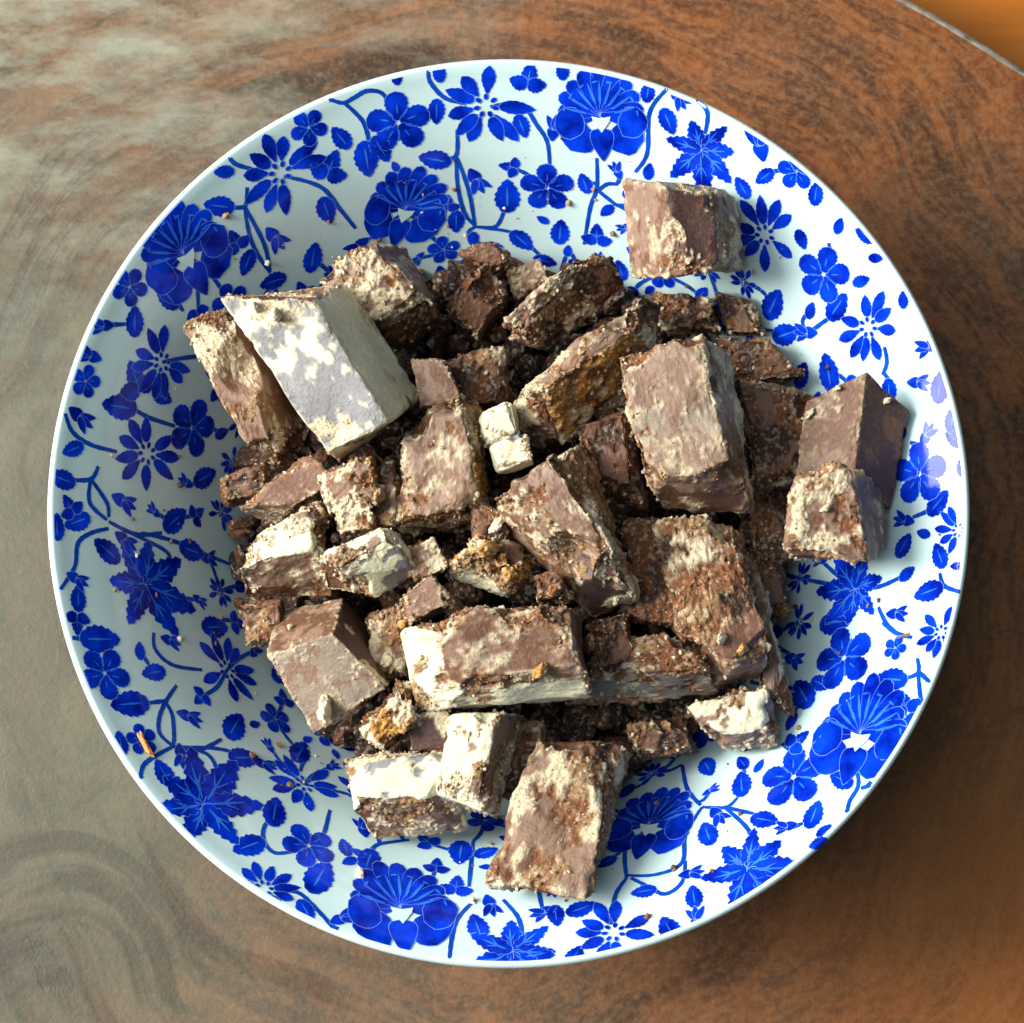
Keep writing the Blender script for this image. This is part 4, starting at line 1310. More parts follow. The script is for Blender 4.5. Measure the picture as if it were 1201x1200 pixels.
all_v, all_f = [], []
def chunk(key, label, corners, faces, rough):
    rnd = random.Random(key)
    seed = Vector((rnd.uniform(-90, 90), rnd.uniform(-90, 90), rnd.uniform(-90, 90)))
    K = np.array(corners)                        # top a b c d, bottom a b c d (mm)
    ext = float(np.ptp(K[:, :2], axis=0).max())
    LAT, LATF = lattice(int(min(54, max(28, ext / 0.40))))
    q = LAT.copy()
    # rounded cube in parameter space
    rr = 0.10 + 0.05 * rnd.random() if rough > .6 else 0.055
    inner = np.clip(q, -(1 - rr), 1 - rr)
    dlt = q - inner
    L = np.linalg.norm(dlt, axis=1)
    q = inner + dlt / np.maximum(L, 1e-9)[:, None] * np.minimum(L, rr)[:, None]
    u, v, w = ((q[:, i] + 1) / 2 for i in range(3))
    def bil(A): return (A[0] * ((1 - u) * (1 - v))[:, None] + A[1] * (u * (1 - v))[:, None] + A[2] * (u * v)[:, None] + A[3] * ((1 - u) * v)[:, None])
    P = bil(K[4:]) * (1 - w)[:, None] + bil(K[:4]) * w[:, None]
    F = LATF
    # corners and edges knocked off in flat breaks
    broke = np.zeros(len(P))
    if rough > .6:
        ctr0 = P.mean(0)
        for _ in range(4 if ext > 14 else 3):
            a = rnd.uniform(0, 6.283)
            nd = np.array((math.cos(a), math.sin(a), rnd.uniform(.25, 1.5))); nd /= np.linalg.norm(nd)
            t = (P - ctr0) @ nd
            over = t - (t.max() - rnd.uniform(.03, .11) * ext * min(1.2, rough))
            m_ = over > 0
            P[m_] -= np.outer(over[m_] * .94, nd)
            broke = np.maximum(broke, m_)
    if rough > .75:
        ee = np.where((np.sort(np.abs(LAT), axis=1)[:, 1] > .93) & (LAT[:, 2] > -.2))[0]
        for _ in range(2 if ext < 14 else 4):
            c0 = P[ee[rnd.randrange(len(ee))]].copy()
            rb = rnd.uniform(.08, .20) * ext
            c0 += (c0 - P.mean(0)) / np.linalg.norm(c0 - P.mean(0)) * rb * .45
            v_ = P - c0; dd_ = np.linalg.norm(v_, axis=1)
            m_ = dd_ < rb
            if m_.any():
                inw = (P.mean(0) - c0) / np.linalg.norm(P.mean(0) - c0)
                P[m_] += np.outer((rb - dd_[m_]) * .9, inw)
                broke = np.maximum(broke, m_)
    nrm = vert_normals(P, F)
    ctr = P.mean(0)
    if ((P - ctr) * nrm).sum() < 0:
        F = F[:, ::-1]; nrm = -nrm
    n = len(P)
    # which face each vertex belongs to, with a ragged border, and which inclusion it cuts through
    kinds = [faces[0], 'c', faces[1], faces[2], faces[3], faces[4]]
    comp = np.stack([LAT[:, 2], -LAT[:, 2], -LAT[:, 1], LAT[:, 0], LAT[:, 1], -LAT[:, 0]], 1)
    jit = np.empty(n); big = np.empty(n); g1 = np.empty(n); g2 = np.empty(n); chip = np.empty(n); dust = np.empty(n); soft = np.zeros(n); fin = np.random.default_rng(len(label)).normal(size=n); ph = np.empty(n, int); rel = np.empty(n)
    vor = noise.voronoi; fr = noise.fractal; nz = noise.noise
    o1, o2 = Vector((9, 3, 1)), Vector((2, 8, 5))
    for i in range(n):
        p = Vector(P[i]) + seed
        j1 = nz(p * 0.9); jit[i] = j1
        big[i] = nz(p * 0.13)
        lo = Vector((nz(p * 0.30), nz(p * 0.30 + o1), nz(p * 0.30 + o2)))
        hi = Vector((j1, nz(p * 1.1 + o1), nz(p * 1.1 + o2)))
        pw = p + lo * 3.2 + hi * 1.0
        dd, pp = vor(pw * 0.17)
        h = (pp[0].x * 12.9898 + pp[0].y * 78.233 + pp[0].z * 37.719) % 1.0
        kf = int(np.argmax(comp[i] + 0.07 * j1 * (1, -1, .6, -.6, .8, -.8)[0] + 0.05 * np.array((lo.x, 0, hi.y, hi.z, lo.y, lo.z))))
        d2, p2 = vor((p + hi * 1.1) * 0.42)
        h2 = (p2[0].x * 45.164 + p2[0].y * 19.27 + p2[0].z * 91.7) % 1.0
        if h2 < 0.17: h = h2 / 0.17
        k = kinds[kf]
        if broke[i] and k in 'smnkudh' and h2 > .45: k = 't' if k != 'k' else 'c'
        elif broke[i] and k == 'v': k = 'v'
        ph[i] = pick(k, h)
        if k in 'smnhu': soft[i] = 1
        dust[i] = nz(p * 0.42 + o2) + .8 * hi.y + .7 * nz(p * 2.3)
        rel[i] = RELIEF[k]
        g1[i] = d2[0]
        d3, _ = vor((p + hi * .5) * 1.05); g2[i] = d3[0]
        chip[i] = nz(p * 0.35 + Vector((40, 0, 0)))
    edge = np.sort(np.abs(LAT), axis=1)[:, 1]
    edge = np.clip((edge - 0.72) / 0.28, 0, 1)
    tint = PCOL[ph].copy(); crumb = PCR[ph].copy(); hgt = PHT[ph].copy()
    # pale crumb lies on the smooth faces as a broken dusting, thickest along the edges
    pale = np.isin(ph, [PH.index('P'), PH.index('T')])
    al = np.where(pale, np.clip(.46 + 1.0 * dust, 0, .92), np.clip(-.42 + .90 * dust + .68 * edge, 0, .75)) * soft
    under = np.array(PHASE['B'][0]) * .75
    base_t = np.where((pale & (soft > 0))[:, None], under, tint)
    tint = np.where((soft > 0)[:, None], base_t * (1 - al)[:, None] + np.array(PHASE['P'][0]) * al[:, None], tint)
    crumb = np.where(soft > 0, np.maximum(np.where(pale, .12, crumb), al * .8), crumb)
    hgt = np.where(soft > 0, np.where(pale, 0, hgt) + al * .22, hgt)
    # soften the steps a little along the mesh
    E = np.concatenate([F[:, [0, 1]], F[:, [1, 2]], F[:, [2, 3]], F[:, [3, 0]]])
    def relax(x, k):
        for _ in range(k):
            acc = np.zeros_like(x); cnt = np.zeros(n)
            np.add.at(acc, E[:, 0], x[E[:, 1]]); np.add.at(cnt, E[:, 0], 1)
            av = acc / (cnt[:, None] if x.ndim > 1 else cnt)
            x = x * .5 + av * .5
        return x
    tint = relax(tint, 1); crumb = relax(crumb, 1); hgt = relax(hgt, 2); rel = relax(rel, 3)
    amp = rel * rough * (0.22 + 0.78 * crumb)
    disp = 0.72 * amp * (0.85 * (0.42 - g1) + 0.85 * (0.40 - g2) + 0.30 * jit + 0.16 * fin) + rough * (0.9 * hgt + 0.95 * big)
    disp -= edge * rough * np.clip(chip + 0.10, 0, 1) * 1.35
    P = P + nrm * disp[:, None]
    crumb = np.clip(crumb + edge * 0.35 * (jit > 0.0), 0, 1)
    tint *= (1 + 0.12 * jit)[:, None]
    o = link_mesh("chocolate_chunk", P * MM, F.tolist(), CHOC)
    set_attr(o.data, tint, crumb)
    tag(o, label, "chocolate chunk", "chocolate chunks heaped in the bowl")
    b = sum(len(x) for x in all_v)
    all_v.append(P * MM); all_f.extend((F + b).tolist())
    # loose grains stuck on the grainy faces
    cand = np.where((crumb > 0.45) & (LAT[:, 2] > -0.5))[0]
    items = []
    if len(cand):
        size = np.ptp(K[:, :2], axis=0).max()
        for _ in range(int(40 + size * 11.0 * min(1.3, rough))):
            i = int(cand[rnd.randrange(len(cand))])
            sz = rnd.choice((.09, .11, .13, .16, .2, .2, .28, .45)) * (0.8 + .3 * rough)
            t = tint[i]
            m = rnd.random()
            col = t * .75 + np.array((.55, .44, .29)) * .25 if m < .5 else t * .6 + np.array((.24, .09, .03)) * .4 if m < .8 else np.array((.62, .54, .40))
            items.append(((P[i] + nrm[i] * sz * .35) * MM, sz * MM, tuple(col)))
        V, Fc, T = lumps(rnd, items)
        g = link_mesh("crumbs", V, Fc, CHOC, o, smooth=False)
        g["kind"] = "stuff"
        set_attr(g.data, T, np.full(len(V), .55))
    return o

CHUNKS = [
    ('A', 'large white coated chunk with pale grey smooth top, left of the pile', [(-57.03, 38.69, 73.0), (-38.04, 37.28, 75.0), (-23.35, 13.42, 71.0), (-35.73, 8.45, 66.0), (-53.52, 42.46, 56.0), (-32.78, 45.86, 58.0), (-17.45, 22.69, 54.0), (-34.41, 9.45, 49.0)], 'vpwwx', 0.6),
    ('B', 'pale crumbly chunk with brown end, furthest left, half under the white coated chunk', [(-67.25, 36.73, 60.0), (-57.35, 38.87, 62.0), (-47.3, 14.96, 57.0), (-50.47, 6.38, 55.0), (-61.3, 40.46, 51.29), (-52.12, 44.63, 46.0), (-41.64, 19.73, 41.0), (-44.92, 10.81, 39.0)], 'tcscs', 0.9),
    ('C', 'mottled pale crumbly chunk behind the white coated chunk, at the top left of the pile', [(-39.48, 46.09, 61.0), (-28.87, 54.09, 63.0), (-14.24, 39.85, 59.0), (-27.97, 34.44, 55.0), (-38.94, 48.88, 44.0), (-21.27, 57.23, 46.0), (-13.75, 40.69, 42.0), (-22.93, 35.56, 38.0)], 'tcscp', 1.1),
    ('D', 'tan pointed crumbly chunk in the shade at the back of the pile', [(-13.65, 42.72, 51.0), (-6.04, 52.75, 53.0), (-0.57, 45.37, 50.0), (-6.47, 36.72, 46.0), (-13.03, 45.0, 37.0), (-5.17, 55.37, 39.0), (0.48, 47.72, 36.0), (-5.59, 38.74, 32.0)], 'ccckc', 1.1),
    ('D2', 'small reddish brown crumbly chunk furthest back, behind the tan pointed chunk', [(-10.81, 55.63, 47.0), (-3.26, 57.44, 49.0), (1.74, 53.11, 48.0), (-3.83, 51.01, 45.0), (-9.94, 56.41, 38.0), (-2.25, 58.28, 40.0), (2.86, 53.86, 39.0), (-2.82, 51.69, 36.0)], 'kkcck', 1.3),
    ('D3', 'dim brown chunk at the back of the pile, behind the pale-topped crumbly bar', [(-0.77, 51.76, 45.0), (6.42, 54.81, 46.0), (8.95, 48.88, 44.0), (1.75, 46.54, 41.0), (-0.07, 53.11, 35.0), (7.28, 56.24, 36.0), (9.87, 50.16, 34.0), (2.52, 47.74, 31.0)], 'sccks', 0.8),
    ('E', 'long chunk with pale top and rust brown crumbly front, just left of the upright chunk', [(-2.29, 37.69, 57.0), (13.85, 51.29, 61.0), (19.38, 49.31, 61.0), (5.53, 36.18, 58.0), (-0.05, 36.74, 43.0), (22.54, 55.07, 47.0), (25.16, 47.86, 47.0), (8.19, 33.54, 44.0)], 'pkkcp', 1.2),
    ('F', 'long bar with grey top and rust brown broken side, pointing at the white flakes', [(-1.7, 22.26, 66.0), (25.94, 41.32, 66.0), (25.24, 33.67, 65.0), (6.42, 20.3, 67.0), (0.67, 15.66, 51.0), (32.16, 43.82, 51.0), (30.67, 31.71, 50.0), (11.13, 12.25, 52.0)], 'mpcgp', 1.1),
    ('G1', 'upper of two small bright white flakes at the end of the long grey-topped bar', [(-5.8, 16.84, 63.0), (0.33, 19.7, 65.0), (2.03, 13.33, 64.0), (-4.1, 11.14, 62.0), (-5.36, 16.86, 58.0), (0.84, 19.77, 60.0), (2.56, 13.31, 59.0), (-3.64, 11.09, 57.0)], 'wwwww', 1.1),
    ('G2', 'lower of two small bright white flakes, touching the central split chunk', [(-3.9, 10.57, 64.0), (3.04, 13.3, 65.0), (4.91, 7.46, 64.0), (-2.39, 5.94, 62.0), (-3.44, 10.52, 59.0), (3.58, 13.29, 60.0), (5.47, 7.38, 59.0), (-1.91, 5.83, 57.0)], 'wvwww', 1.1),
    ('H', 'biggest brown chunk right of centre, topmost, with a crumbly right side', [(21.38, 27.49, 73.0), (36.96, 31.1, 75.0), (44.32, 2.03, 73.0), (25.93, 2.73, 71.0), (22.93, 28.47, 56.0), (45.72, 31.55, 58.0), (49.64, -2.2, 56.0), (30.89, -1.16, 54.0)], 'hcpsc', 0.9),
    ('I', 'dark brown chunk in shade between the biggest chunk and the smooth dark chunk', [(46.91, 28.11, 56.0), (62.29, 22.55, 57.0), (58.64, 5.69, 53.0), (50.47, 2.52, 51.0), (49.38, 30.81, 40.0), (64.84, 24.31, 44.32), (61.53, 7.52, 37.0), (53.05, 4.21, 35.0)], 'kckkc', 0.9),
    ('I2', 'dark ledge of chocolate behind the biggest chunk, near the right bowl wall', [(42.32, 37.05, 49.0), (53.7, 35.71, 50.0), (61.62, 28.33, 49.0), (48.55, 26.62, 47.0), (44.01, 38.86, 39.0), (55.61, 37.4, 40.35), (62.9, 28.56, 44.93), (50.38, 28.17, 37.0)], 'kkkkk', 0.7),
    ('J', 'smooth dark chocolate chunk with sharp ridge, furthest right and leaning on the bowl wall', [(59.46, 20.02, 62.0), (71.25, 24.97, 67.0), (68.81, 4.89, 63.0), (57.61, 4.77, 58.0), (63.36, 21.33, 48.0), (80.8, 18.16, 60.93), (77.24, -1.26, 54.55), (64.36, 2.3, 44.0)], 'sdddc', 0.35),
    ('K', 'small brown chunk with rounded corner in front of the smooth ridged chunk, far right', [(55.52, 3.41, 71.0), (66.44, 7.25, 73.0), (70.82, -14.29, 68.0), (53.22, -11.46, 67.0), (59.24, 4.61, 56.0), (75.39, 3.03, 58.0), (76.73, -8.06, 53.4), (57.69, -11.69, 52.0)], 'tcscp', 1.0),
    ('L', 'upright chunk with dark face and pinkish lit left side, standing alone at the top right', [(31.47, 62.41, 71.0), (41.36, 62.54, 69.0), (42.08, 46.79, 66.0), (32.74, 43.46, 69.0), (23.32, 68.83, 55.0), (46.97, 64.97, 58.34), (49.91, 50.69, 50.0), (24.66, 48.0, 53.0)], 'duppm', 0.8),
    ('L2', 'dark low chunk lying in the shade below the upright chunk', [(29.06, 46.29, 50.0), (42.36, 45.37, 50.0), (43.67, 38.04, 48.0), (31.77, 38.59, 48.0), (30.95, 48.49, 38.0), (44.61, 47.55, 38.0), (45.96, 39.99, 36.0), (33.73, 40.56, 36.0)], 'kkckk', 0.9),
    ('M', 'pinkish topped chunk with orange brown right side, just right of the white coated chunk', [(-20.42, 14.58, 63.0), (-8.48, 23.12, 66.0), (-6.05, -3.86, 65.0), (-22.07, -4.2, 64.0), (-20.53, 16.13, 47.0), (-5.31, 22.69, 50.0), (-3.17, -3.51, 49.0), (-22.05, -5.83, 48.0)], 'mcgcp', 1.1),
    ('M2', 'small smooth brown shard wedged behind the pinkish topped chunk', [(-19.61, 28.69, 61.0), (-13.01, 28.2, 63.0), (-8.75, 20.25, 61.0), (-17.91, 18.93, 59.0), (-19.34, 29.79, 52.0), (-12.61, 29.31, 54.0), (-8.25, 21.17, 52.0), (-17.6, 19.81, 50.0)], 'scskk', 0.6),
    ('N', 'split chunk at the very centre, its crumbly ridge running down to the right', [(-3.8, -0.98, 71.0), (9.29, 8.09, 73.0), (23.47, -18.24, 70.0), (8.97, -12.93, 69.0), (-1.91, -3.43, 55.0), (16.88, 12.84, 57.0), (26.57, -18.9, 54.0), (17.83, -24.3, 53.0)], 'mscds', 1.1),
    ('O', 'golden biscuit lump in the middle of the pile, below the split central chunk', [(-12.09, -13.05, 64.0), (-5.17, -7.07, 67.0), (4.86, -10.8, 66.0), (0.0, -18.0, 63.0), (-11.7, -13.36, 54.0), (-4.63, -7.22, 57.0), (5.64, -11.05, 56.0), (0.67, -18.43, 53.0)], 'ggcgw', 1.8),
    ('P', 'front centre chunk with brown top and white left and lower edges', [(-16.79, -23.23, 70.0), (10.55, -21.19, 71.0), (15.45, -38.96, 69.0), (-16.54, -41.75, 69.0), (-21.8, -26.01, 56.0), (14.28, -21.67, 57.0), (17.48, -39.19, 55.0), (-17.98, -41.9, 55.0)], 'ncsxw', 1.1),
    ('Q', 'small white block with pale blue lower face, left of centre', [(-37.96, -10.8, 66.0), (-24.73, -6.22, 67.0), (-18.68, -10.28, 67.0), (-33.64, -14.82, 67.0), (-36.98, -17.56, 57.0), (-21.86, -7.37, 58.0), (-16.86, -14.6, 58.0), (-26.16, -19.57, 58.0)], 'xwwvp', 1.0),
    ('R', 'whitish crumbly chunk beside the white and blue block, at the left of the pile', [(-50.65, -6.3, 60.0), (-39.08, -0.96, 61.0), (-35.82, -9.35, 62.0), (-53.55, -13.51, 60.0), (-50.1, -7.09, 47.0), (-38.17, -2.82, 48.0), (-35.25, -18.62, 49.0), (-53.88, -19.25, 47.0)], 'xwcpp', 1.1),
    ('S', 'flat brown slab under the white coated chunk on the left', [(-55.51, -0.28, 55.0), (-40.57, 10.36, 58.0), (-33.28, 4.77, 58.0), (-42.32, -0.1, 56.0), (-55.15, 0.68, 43.0), (-40.84, 10.02, 46.0), (-33.67, 1.96, 46.0), (-47.89, -2.71, 44.0)], 'scccm', 0.7),
    ('T1', 'broken whitish crumbly piece hanging below the white coated chunk', [(-38.67, 6.27, 63.0), (-27.71, 8.64, 65.0), (-25.31, -0.79, 64.0), (-35.66, -3.02, 61.0), (-39.28, 7.12, 51.0), (-28.01, 9.58, 53.0), (-25.54, -0.13, 52.0), (-36.17, -2.45, 49.0)], 'pcgcw', 1.5),
    ('T2', 'little reddish crumbly piece between the pinkish topped chunk and the white block', [(-28.33, 3.89, 60.0), (-22.48, 4.57, 61.0), (-21.77, -5.62, 60.0), (-27.28, -4.77, 59.0), (-29.03, 5.0, 50.0), (-23.04, 5.7, 51.0), (-22.3, -4.73, 50.0), (-27.95, -3.87, 49.0)], 'tkgcc', 1.6),
    ('U', 'smooth greyish pink chunk with three clean faces meeting in a corner, lower left', [(-47.63, -31.01, 60.0), (-34.13, -27.15, 65.0), (-24.06, -37.49, 59.0), (-38.6, -46.3, 55.0), (-48.04, -20.36, 46.0), (-33.19, -18.0, 51.0), (-22.69, -30.76, 45.0), (-36.07, -45.11, 41.0)], 'usdcs', 0.45),
    ('V1', 'cream white bar standing at the bottom left below the front centre chunk', [(-11.5, -42.4, 62.0), (-2.32, -42.47, 63.0), (-5.64, -61.5, 60.0), (-14.68, -57.84, 59.0), (-13.07, -43.88, 49.0), (4.45, -41.55, 50.0), (-1.73, -62.21, 47.0), (-13.08, -59.97, 46.0)], 'xwpxw', 1.0),
    ('V2', 'grey and white broken chunk lowest on the left side of the pile', [(-33.56, -49.82, 58.0), (-10.72, -48.21, 59.0), (-12.03, -59.47, 58.0), (-33.61, -58.41, 56.0), (-32.98, -50.57, 46.0), (-11.38, -50.62, 47.0), (-7.91, -65.24, 46.0), (-26.66, -67.29, 47.56)], 'vpxpw', 1.0),
    ('V3', 'tan crumbly lump on top of the grey and white broken chunk', [(-29.79, -44.6, 60.0), (-21.34, -35.31, 63.0), (-16.0, -41.73, 62.0), (-24.38, -49.59, 60.0), (-29.92, -45.37, 51.0), (-21.3, -35.88, 54.0), (-15.85, -42.44, 53.0), (-24.4, -50.47, 51.0)], 'gcckw', 1.6),
    ('W', 'brown grainy chunk standing apart at the bottom of the bowl', [(6.08, -47.03, 56.0), (22.24, -46.42, 57.0), (15.39, -79.4, 64.0), (-7.86, -74.9, 63.0), (6.77, -47.77, 42.0), (25.54, -48.69, 43.0), (19.68, -69.33, 50.0), (1.51, -77.62, 53.95)], 'tkcps', 1.0),
    ('X', 'large reddish brown bar sloping down to the right, just below the biggest chunk', [(29.53, -3.37, 61.0), (42.92, -2.67, 63.0), (52.64, -30.8, 63.0), (35.38, -34.81, 63.0), (29.0, -4.59, 48.0), (49.35, -7.55, 50.0), (50.91, -34.68, 50.0), (36.41, -37.95, 50.0)], 'ctcsc', 1.1),
    ('X3', 'rust topped slab with smooth grey front, under the front centre chunk on its right', [(17.9, -28.03, 59.0), (36.96, -24.07, 60.0), (40.16, -34.88, 60.0), (15.83, -36.14, 59.0), (16.25, -30.87, 48.0), (42.19, -26.64, 49.0), (43.05, -37.36, 49.0), (10.32, -43.47, 48.0)], 'cckuk', 1.1),
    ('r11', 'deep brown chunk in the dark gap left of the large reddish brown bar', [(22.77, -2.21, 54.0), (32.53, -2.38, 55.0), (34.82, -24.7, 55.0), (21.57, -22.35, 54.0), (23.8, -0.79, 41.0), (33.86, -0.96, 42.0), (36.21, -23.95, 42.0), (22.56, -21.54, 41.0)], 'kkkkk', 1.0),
    ('X2', 'narrow dark chunk edge showing right of the large reddish brown bar', [(45.13, -6.75, 54.0), (49.88, -10.76, 54.0), (56.75, -42.51, 54.0), (51.3, -37.6, 52.0), (47.13, -5.32, 40.0), (52.03, -9.45, 40.0), (58.07, -42.78, 47.86), (53.5, -37.18, 38.0)], 'sccck', 0.7),
    ('Y', 'small pale grey and white chunk peeking out under the large reddish brown bar', [(35.28, -40.4, 53.0), (49.13, -34.78, 55.0), (55.57, -43.93, 55.0), (41.13, -47.53, 53.0), (37.64, -41.41, 43.0), (53.73, -35.82, 45.0), (53.16, -48.93, 47.5), (43.28, -48.35, 43.0)], 'xcppm', 1.3),
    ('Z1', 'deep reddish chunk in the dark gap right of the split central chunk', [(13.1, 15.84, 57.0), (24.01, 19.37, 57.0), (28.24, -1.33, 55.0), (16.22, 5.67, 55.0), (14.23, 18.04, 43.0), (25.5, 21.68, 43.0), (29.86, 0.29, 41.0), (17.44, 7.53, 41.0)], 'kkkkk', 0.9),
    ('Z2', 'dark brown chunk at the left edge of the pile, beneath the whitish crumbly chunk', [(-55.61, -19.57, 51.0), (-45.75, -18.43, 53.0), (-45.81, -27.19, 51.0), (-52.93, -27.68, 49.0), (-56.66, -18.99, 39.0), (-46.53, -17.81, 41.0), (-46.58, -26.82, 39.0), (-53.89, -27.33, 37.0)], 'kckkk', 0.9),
    ('Z3', 'small dark brown wedge below the far left chunk', [(-59.32, 6.41, 51.0), (-49.73, 9.58, 53.0), (-49.48, 2.52, 51.0), (-58.43, 1.45, 49.0), (-60.19, 7.53, 41.0), (-50.38, 10.78, 43.0), (-50.12, 3.54, 41.0), (-59.27, 2.43, 39.0)], 'kckkk', 0.9),
    ('Z4', 'pinkish brown shard poking out left of the front centre chunk', [(-21.09, -19.81, 64.0), (-15.18, -15.36, 66.0), (-10.98, -20.91, 66.0), (-19.75, -25.59, 63.0), (-21.15, -19.81, 53.0), (-15.09, -15.23, 55.0), (-10.78, -20.92, 55.0), (-19.78, -25.74, 52.0)], 'sccks', 1.0),
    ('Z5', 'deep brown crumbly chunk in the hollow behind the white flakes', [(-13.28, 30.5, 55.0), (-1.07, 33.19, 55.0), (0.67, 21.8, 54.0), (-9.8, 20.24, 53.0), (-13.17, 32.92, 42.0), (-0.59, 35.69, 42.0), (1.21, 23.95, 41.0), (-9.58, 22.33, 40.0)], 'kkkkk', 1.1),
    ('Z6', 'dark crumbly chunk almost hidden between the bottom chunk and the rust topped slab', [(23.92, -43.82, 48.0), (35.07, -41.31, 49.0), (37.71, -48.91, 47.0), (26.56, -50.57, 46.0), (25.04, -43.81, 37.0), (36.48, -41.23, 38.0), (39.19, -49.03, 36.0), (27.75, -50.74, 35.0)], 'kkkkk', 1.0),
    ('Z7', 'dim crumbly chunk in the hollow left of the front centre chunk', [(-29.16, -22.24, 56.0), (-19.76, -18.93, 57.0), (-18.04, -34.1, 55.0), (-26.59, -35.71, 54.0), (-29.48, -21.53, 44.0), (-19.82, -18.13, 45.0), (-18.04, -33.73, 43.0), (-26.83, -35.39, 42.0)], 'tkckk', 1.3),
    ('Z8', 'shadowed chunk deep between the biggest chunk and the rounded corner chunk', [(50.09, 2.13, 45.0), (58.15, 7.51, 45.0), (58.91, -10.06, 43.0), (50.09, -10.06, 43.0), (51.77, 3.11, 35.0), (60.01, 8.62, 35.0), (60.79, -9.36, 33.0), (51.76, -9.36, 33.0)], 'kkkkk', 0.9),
    ('r1', 'rust brown scrap lying just above the white and blue block', [(-35.18, -0.61, 63.0), (-27.97, 1.78, 65.0), (-25.27, -4.89, 64.0), (-33.14, -7.3, 62.0), (-35.61, -0.11, 54.0), (-28.24, 2.34, 56.0), (-25.48, -4.47, 55.0), (-33.52, -6.95, 53.0)], 'ptkcp', 1.3),
    ('r2', 'brown scrap filling the gap between the white and blue block and the biscuit lump', [(-21.34, -9.55, 61.0), (-14.54, -7.3, 62.0), (-11.16, -13.99, 61.0), (-18.79, -16.58, 60.0), (-21.52, -9.1, 51.0), (-14.56, -6.8, 52.0), (-11.1, -13.65, 51.0), (-18.91, -16.31, 50.0)], 'tcckk', 1.2),
    ('r3', 'small rust scrap right of the biscuit lump, behind the front centre chunk', [(4.35, -15.36, 66.0), (9.84, -14.82, 67.0), (12.7, -19.94, 65.0), (5.7, -20.83, 64.0), (4.77, -15.15, 57.0), (10.37, -14.6, 58.0), (13.3, -19.84, 56.0), (6.14, -20.75, 55.0)], 'cckck', 1.4),
    ('r4', 'dark scrap tucked under the left tip of the split central chunk', [(-7.46, -0.44, 62.0), (-1.02, -2.67, 63.0), (0.67, -8.33, 62.0), (-6.8, -9.05, 60.0), (-7.31, 0.23, 52.0), (-0.71, -2.05, 53.0), (1.02, -7.85, 52.0), (-6.63, -8.6, 50.0)], 'kckkk', 1.1),
    ('r5', 'dark scrap in the gap between the split central chunk and the front centre chunk', [(15.86, -24.07, 60.0), (23.48, -21.86, 60.0), (25.64, -31.08, 59.0), (17.56, -33.69, 58.0), (16.64, -23.57, 48.0), (24.47, -21.3, 48.0), (26.7, -30.78, 47.0), (18.39, -33.47, 46.0)], 'kkckk', 1.0),
    ('r6', 'dark brown scrap behind the cream white bar', [(-20.81, -43.19, 59.0), (-11.4, -40.58, 60.0), (-11.08, -49.49, 58.0), (-19.51, -50.1, 57.0), (-20.98, -43.37, 49.0), (-11.34, -40.7, 50.0), (-11.01, -49.81, 48.0), (-19.65, -50.45, 47.0)], 'dkkkk', 0.7),
    ('r7', 'dark scrap between the cream white bar and the bottom chunk', [(-0.01, -43.4, 52.0), (7.84, -42.71, 52.0), (7.5, -50.81, 51.0), (0.67, -52.46, 50.0), (0.32, -43.47, 40.0), (8.39, -42.77, 40.0), (8.03, -51.1, 39.0), (1.02, -52.8, 38.0)], 'kkkkk', 0.9),
    ('r8', 'brown scrap between the flat brown slab and the whitish crumbly chunk', [(-44.02, -2.69, 59.0), (-38.18, 0.6, 60.0), (-35.47, -4.08, 59.0), (-42.01, -6.33, 58.0), (-44.63, -2.08, 50.0), (-38.66, 1.28, 51.0), (-35.9, -3.5, 50.0), (-42.57, -5.81, 49.0)], 'pcckc', 1.2),
    ('r9', 'dark chunk end in the shadow right of the large reddish brown bar', [(48.41, -6.94, 46.0), (55.9, -9.6, 46.0), (57.4, -21.06, 46.0), (51.34, -24.46, 45.0), (49.86, -6.16, 36.0), (57.53, -8.88, 36.0), (59.06, -20.6, 36.0), (52.86, -24.08, 35.0)], 'kkkkk', 0.9),
    ('r10', 'dark chunk end in the shadow behind the biggest chunk, under the upright chunk', [(43.3, 47.4, 46.0), (50.78, 45.18, 46.0), (54.22, 38.18, 46.0), (45.4, 38.07, 45.0), (44.32, 48.52, 39.25), (51.3, 44.83, 44.55), (55.04, 38.42, 42.2), (46.68, 39.62, 36.0)], 'kdkkk', 0.9),
]

for row in CHUNKS:
    chunk(*row)

# ------------------------------------------------------------------ crumbs
tree = BVHTree.FromPolygons([Vector(p) for P_ in all_v for p in P_], all_f)
def lump_object(name, rnd, loc, size, col, stretch=(1, 1, 1), rot=(0, 0, 0), grain=.9):
    bm = bmesh.new(); bmesh.ops.create_icosphere(bm, subdivisions=4, radius=1.0)
    sd = Vector((rnd.uniform(-50, 50), rnd.uniform(-50, 50), rnd.uniform(-50, 50)))
    for v in bm.verts:
        d = v.co.copy()
        k = 1 + .55 * noise.noise(d * .9 + sd) + .22 * noise.fractal(d * 2.3 + sd, 1.0, 2.0, 3) + .22 * (.4 - noise.voronoi(d * 1.7 + sd)[0][0])
        v.co = Vector((d.x * stretch[0], d.y * stretch[1], d.z * stretch[2])) * k * size
    me = bpy.data.meshes.new(name); bm.to_mesh(me); bm.free()
    me.polygons.foreach_set("use_smooth", [True] * len(me.polygons))
    me.materials.append(CHOC)
    n = len(me.vertices)
    set_attr(me, np.tile(np.array(col), (n, 1)), np.full(n, grain))
    o = bpy.data.objects.new(name, me); o.location = loc; o.rotation_euler = rot
    C.objects.link(o)
    return o
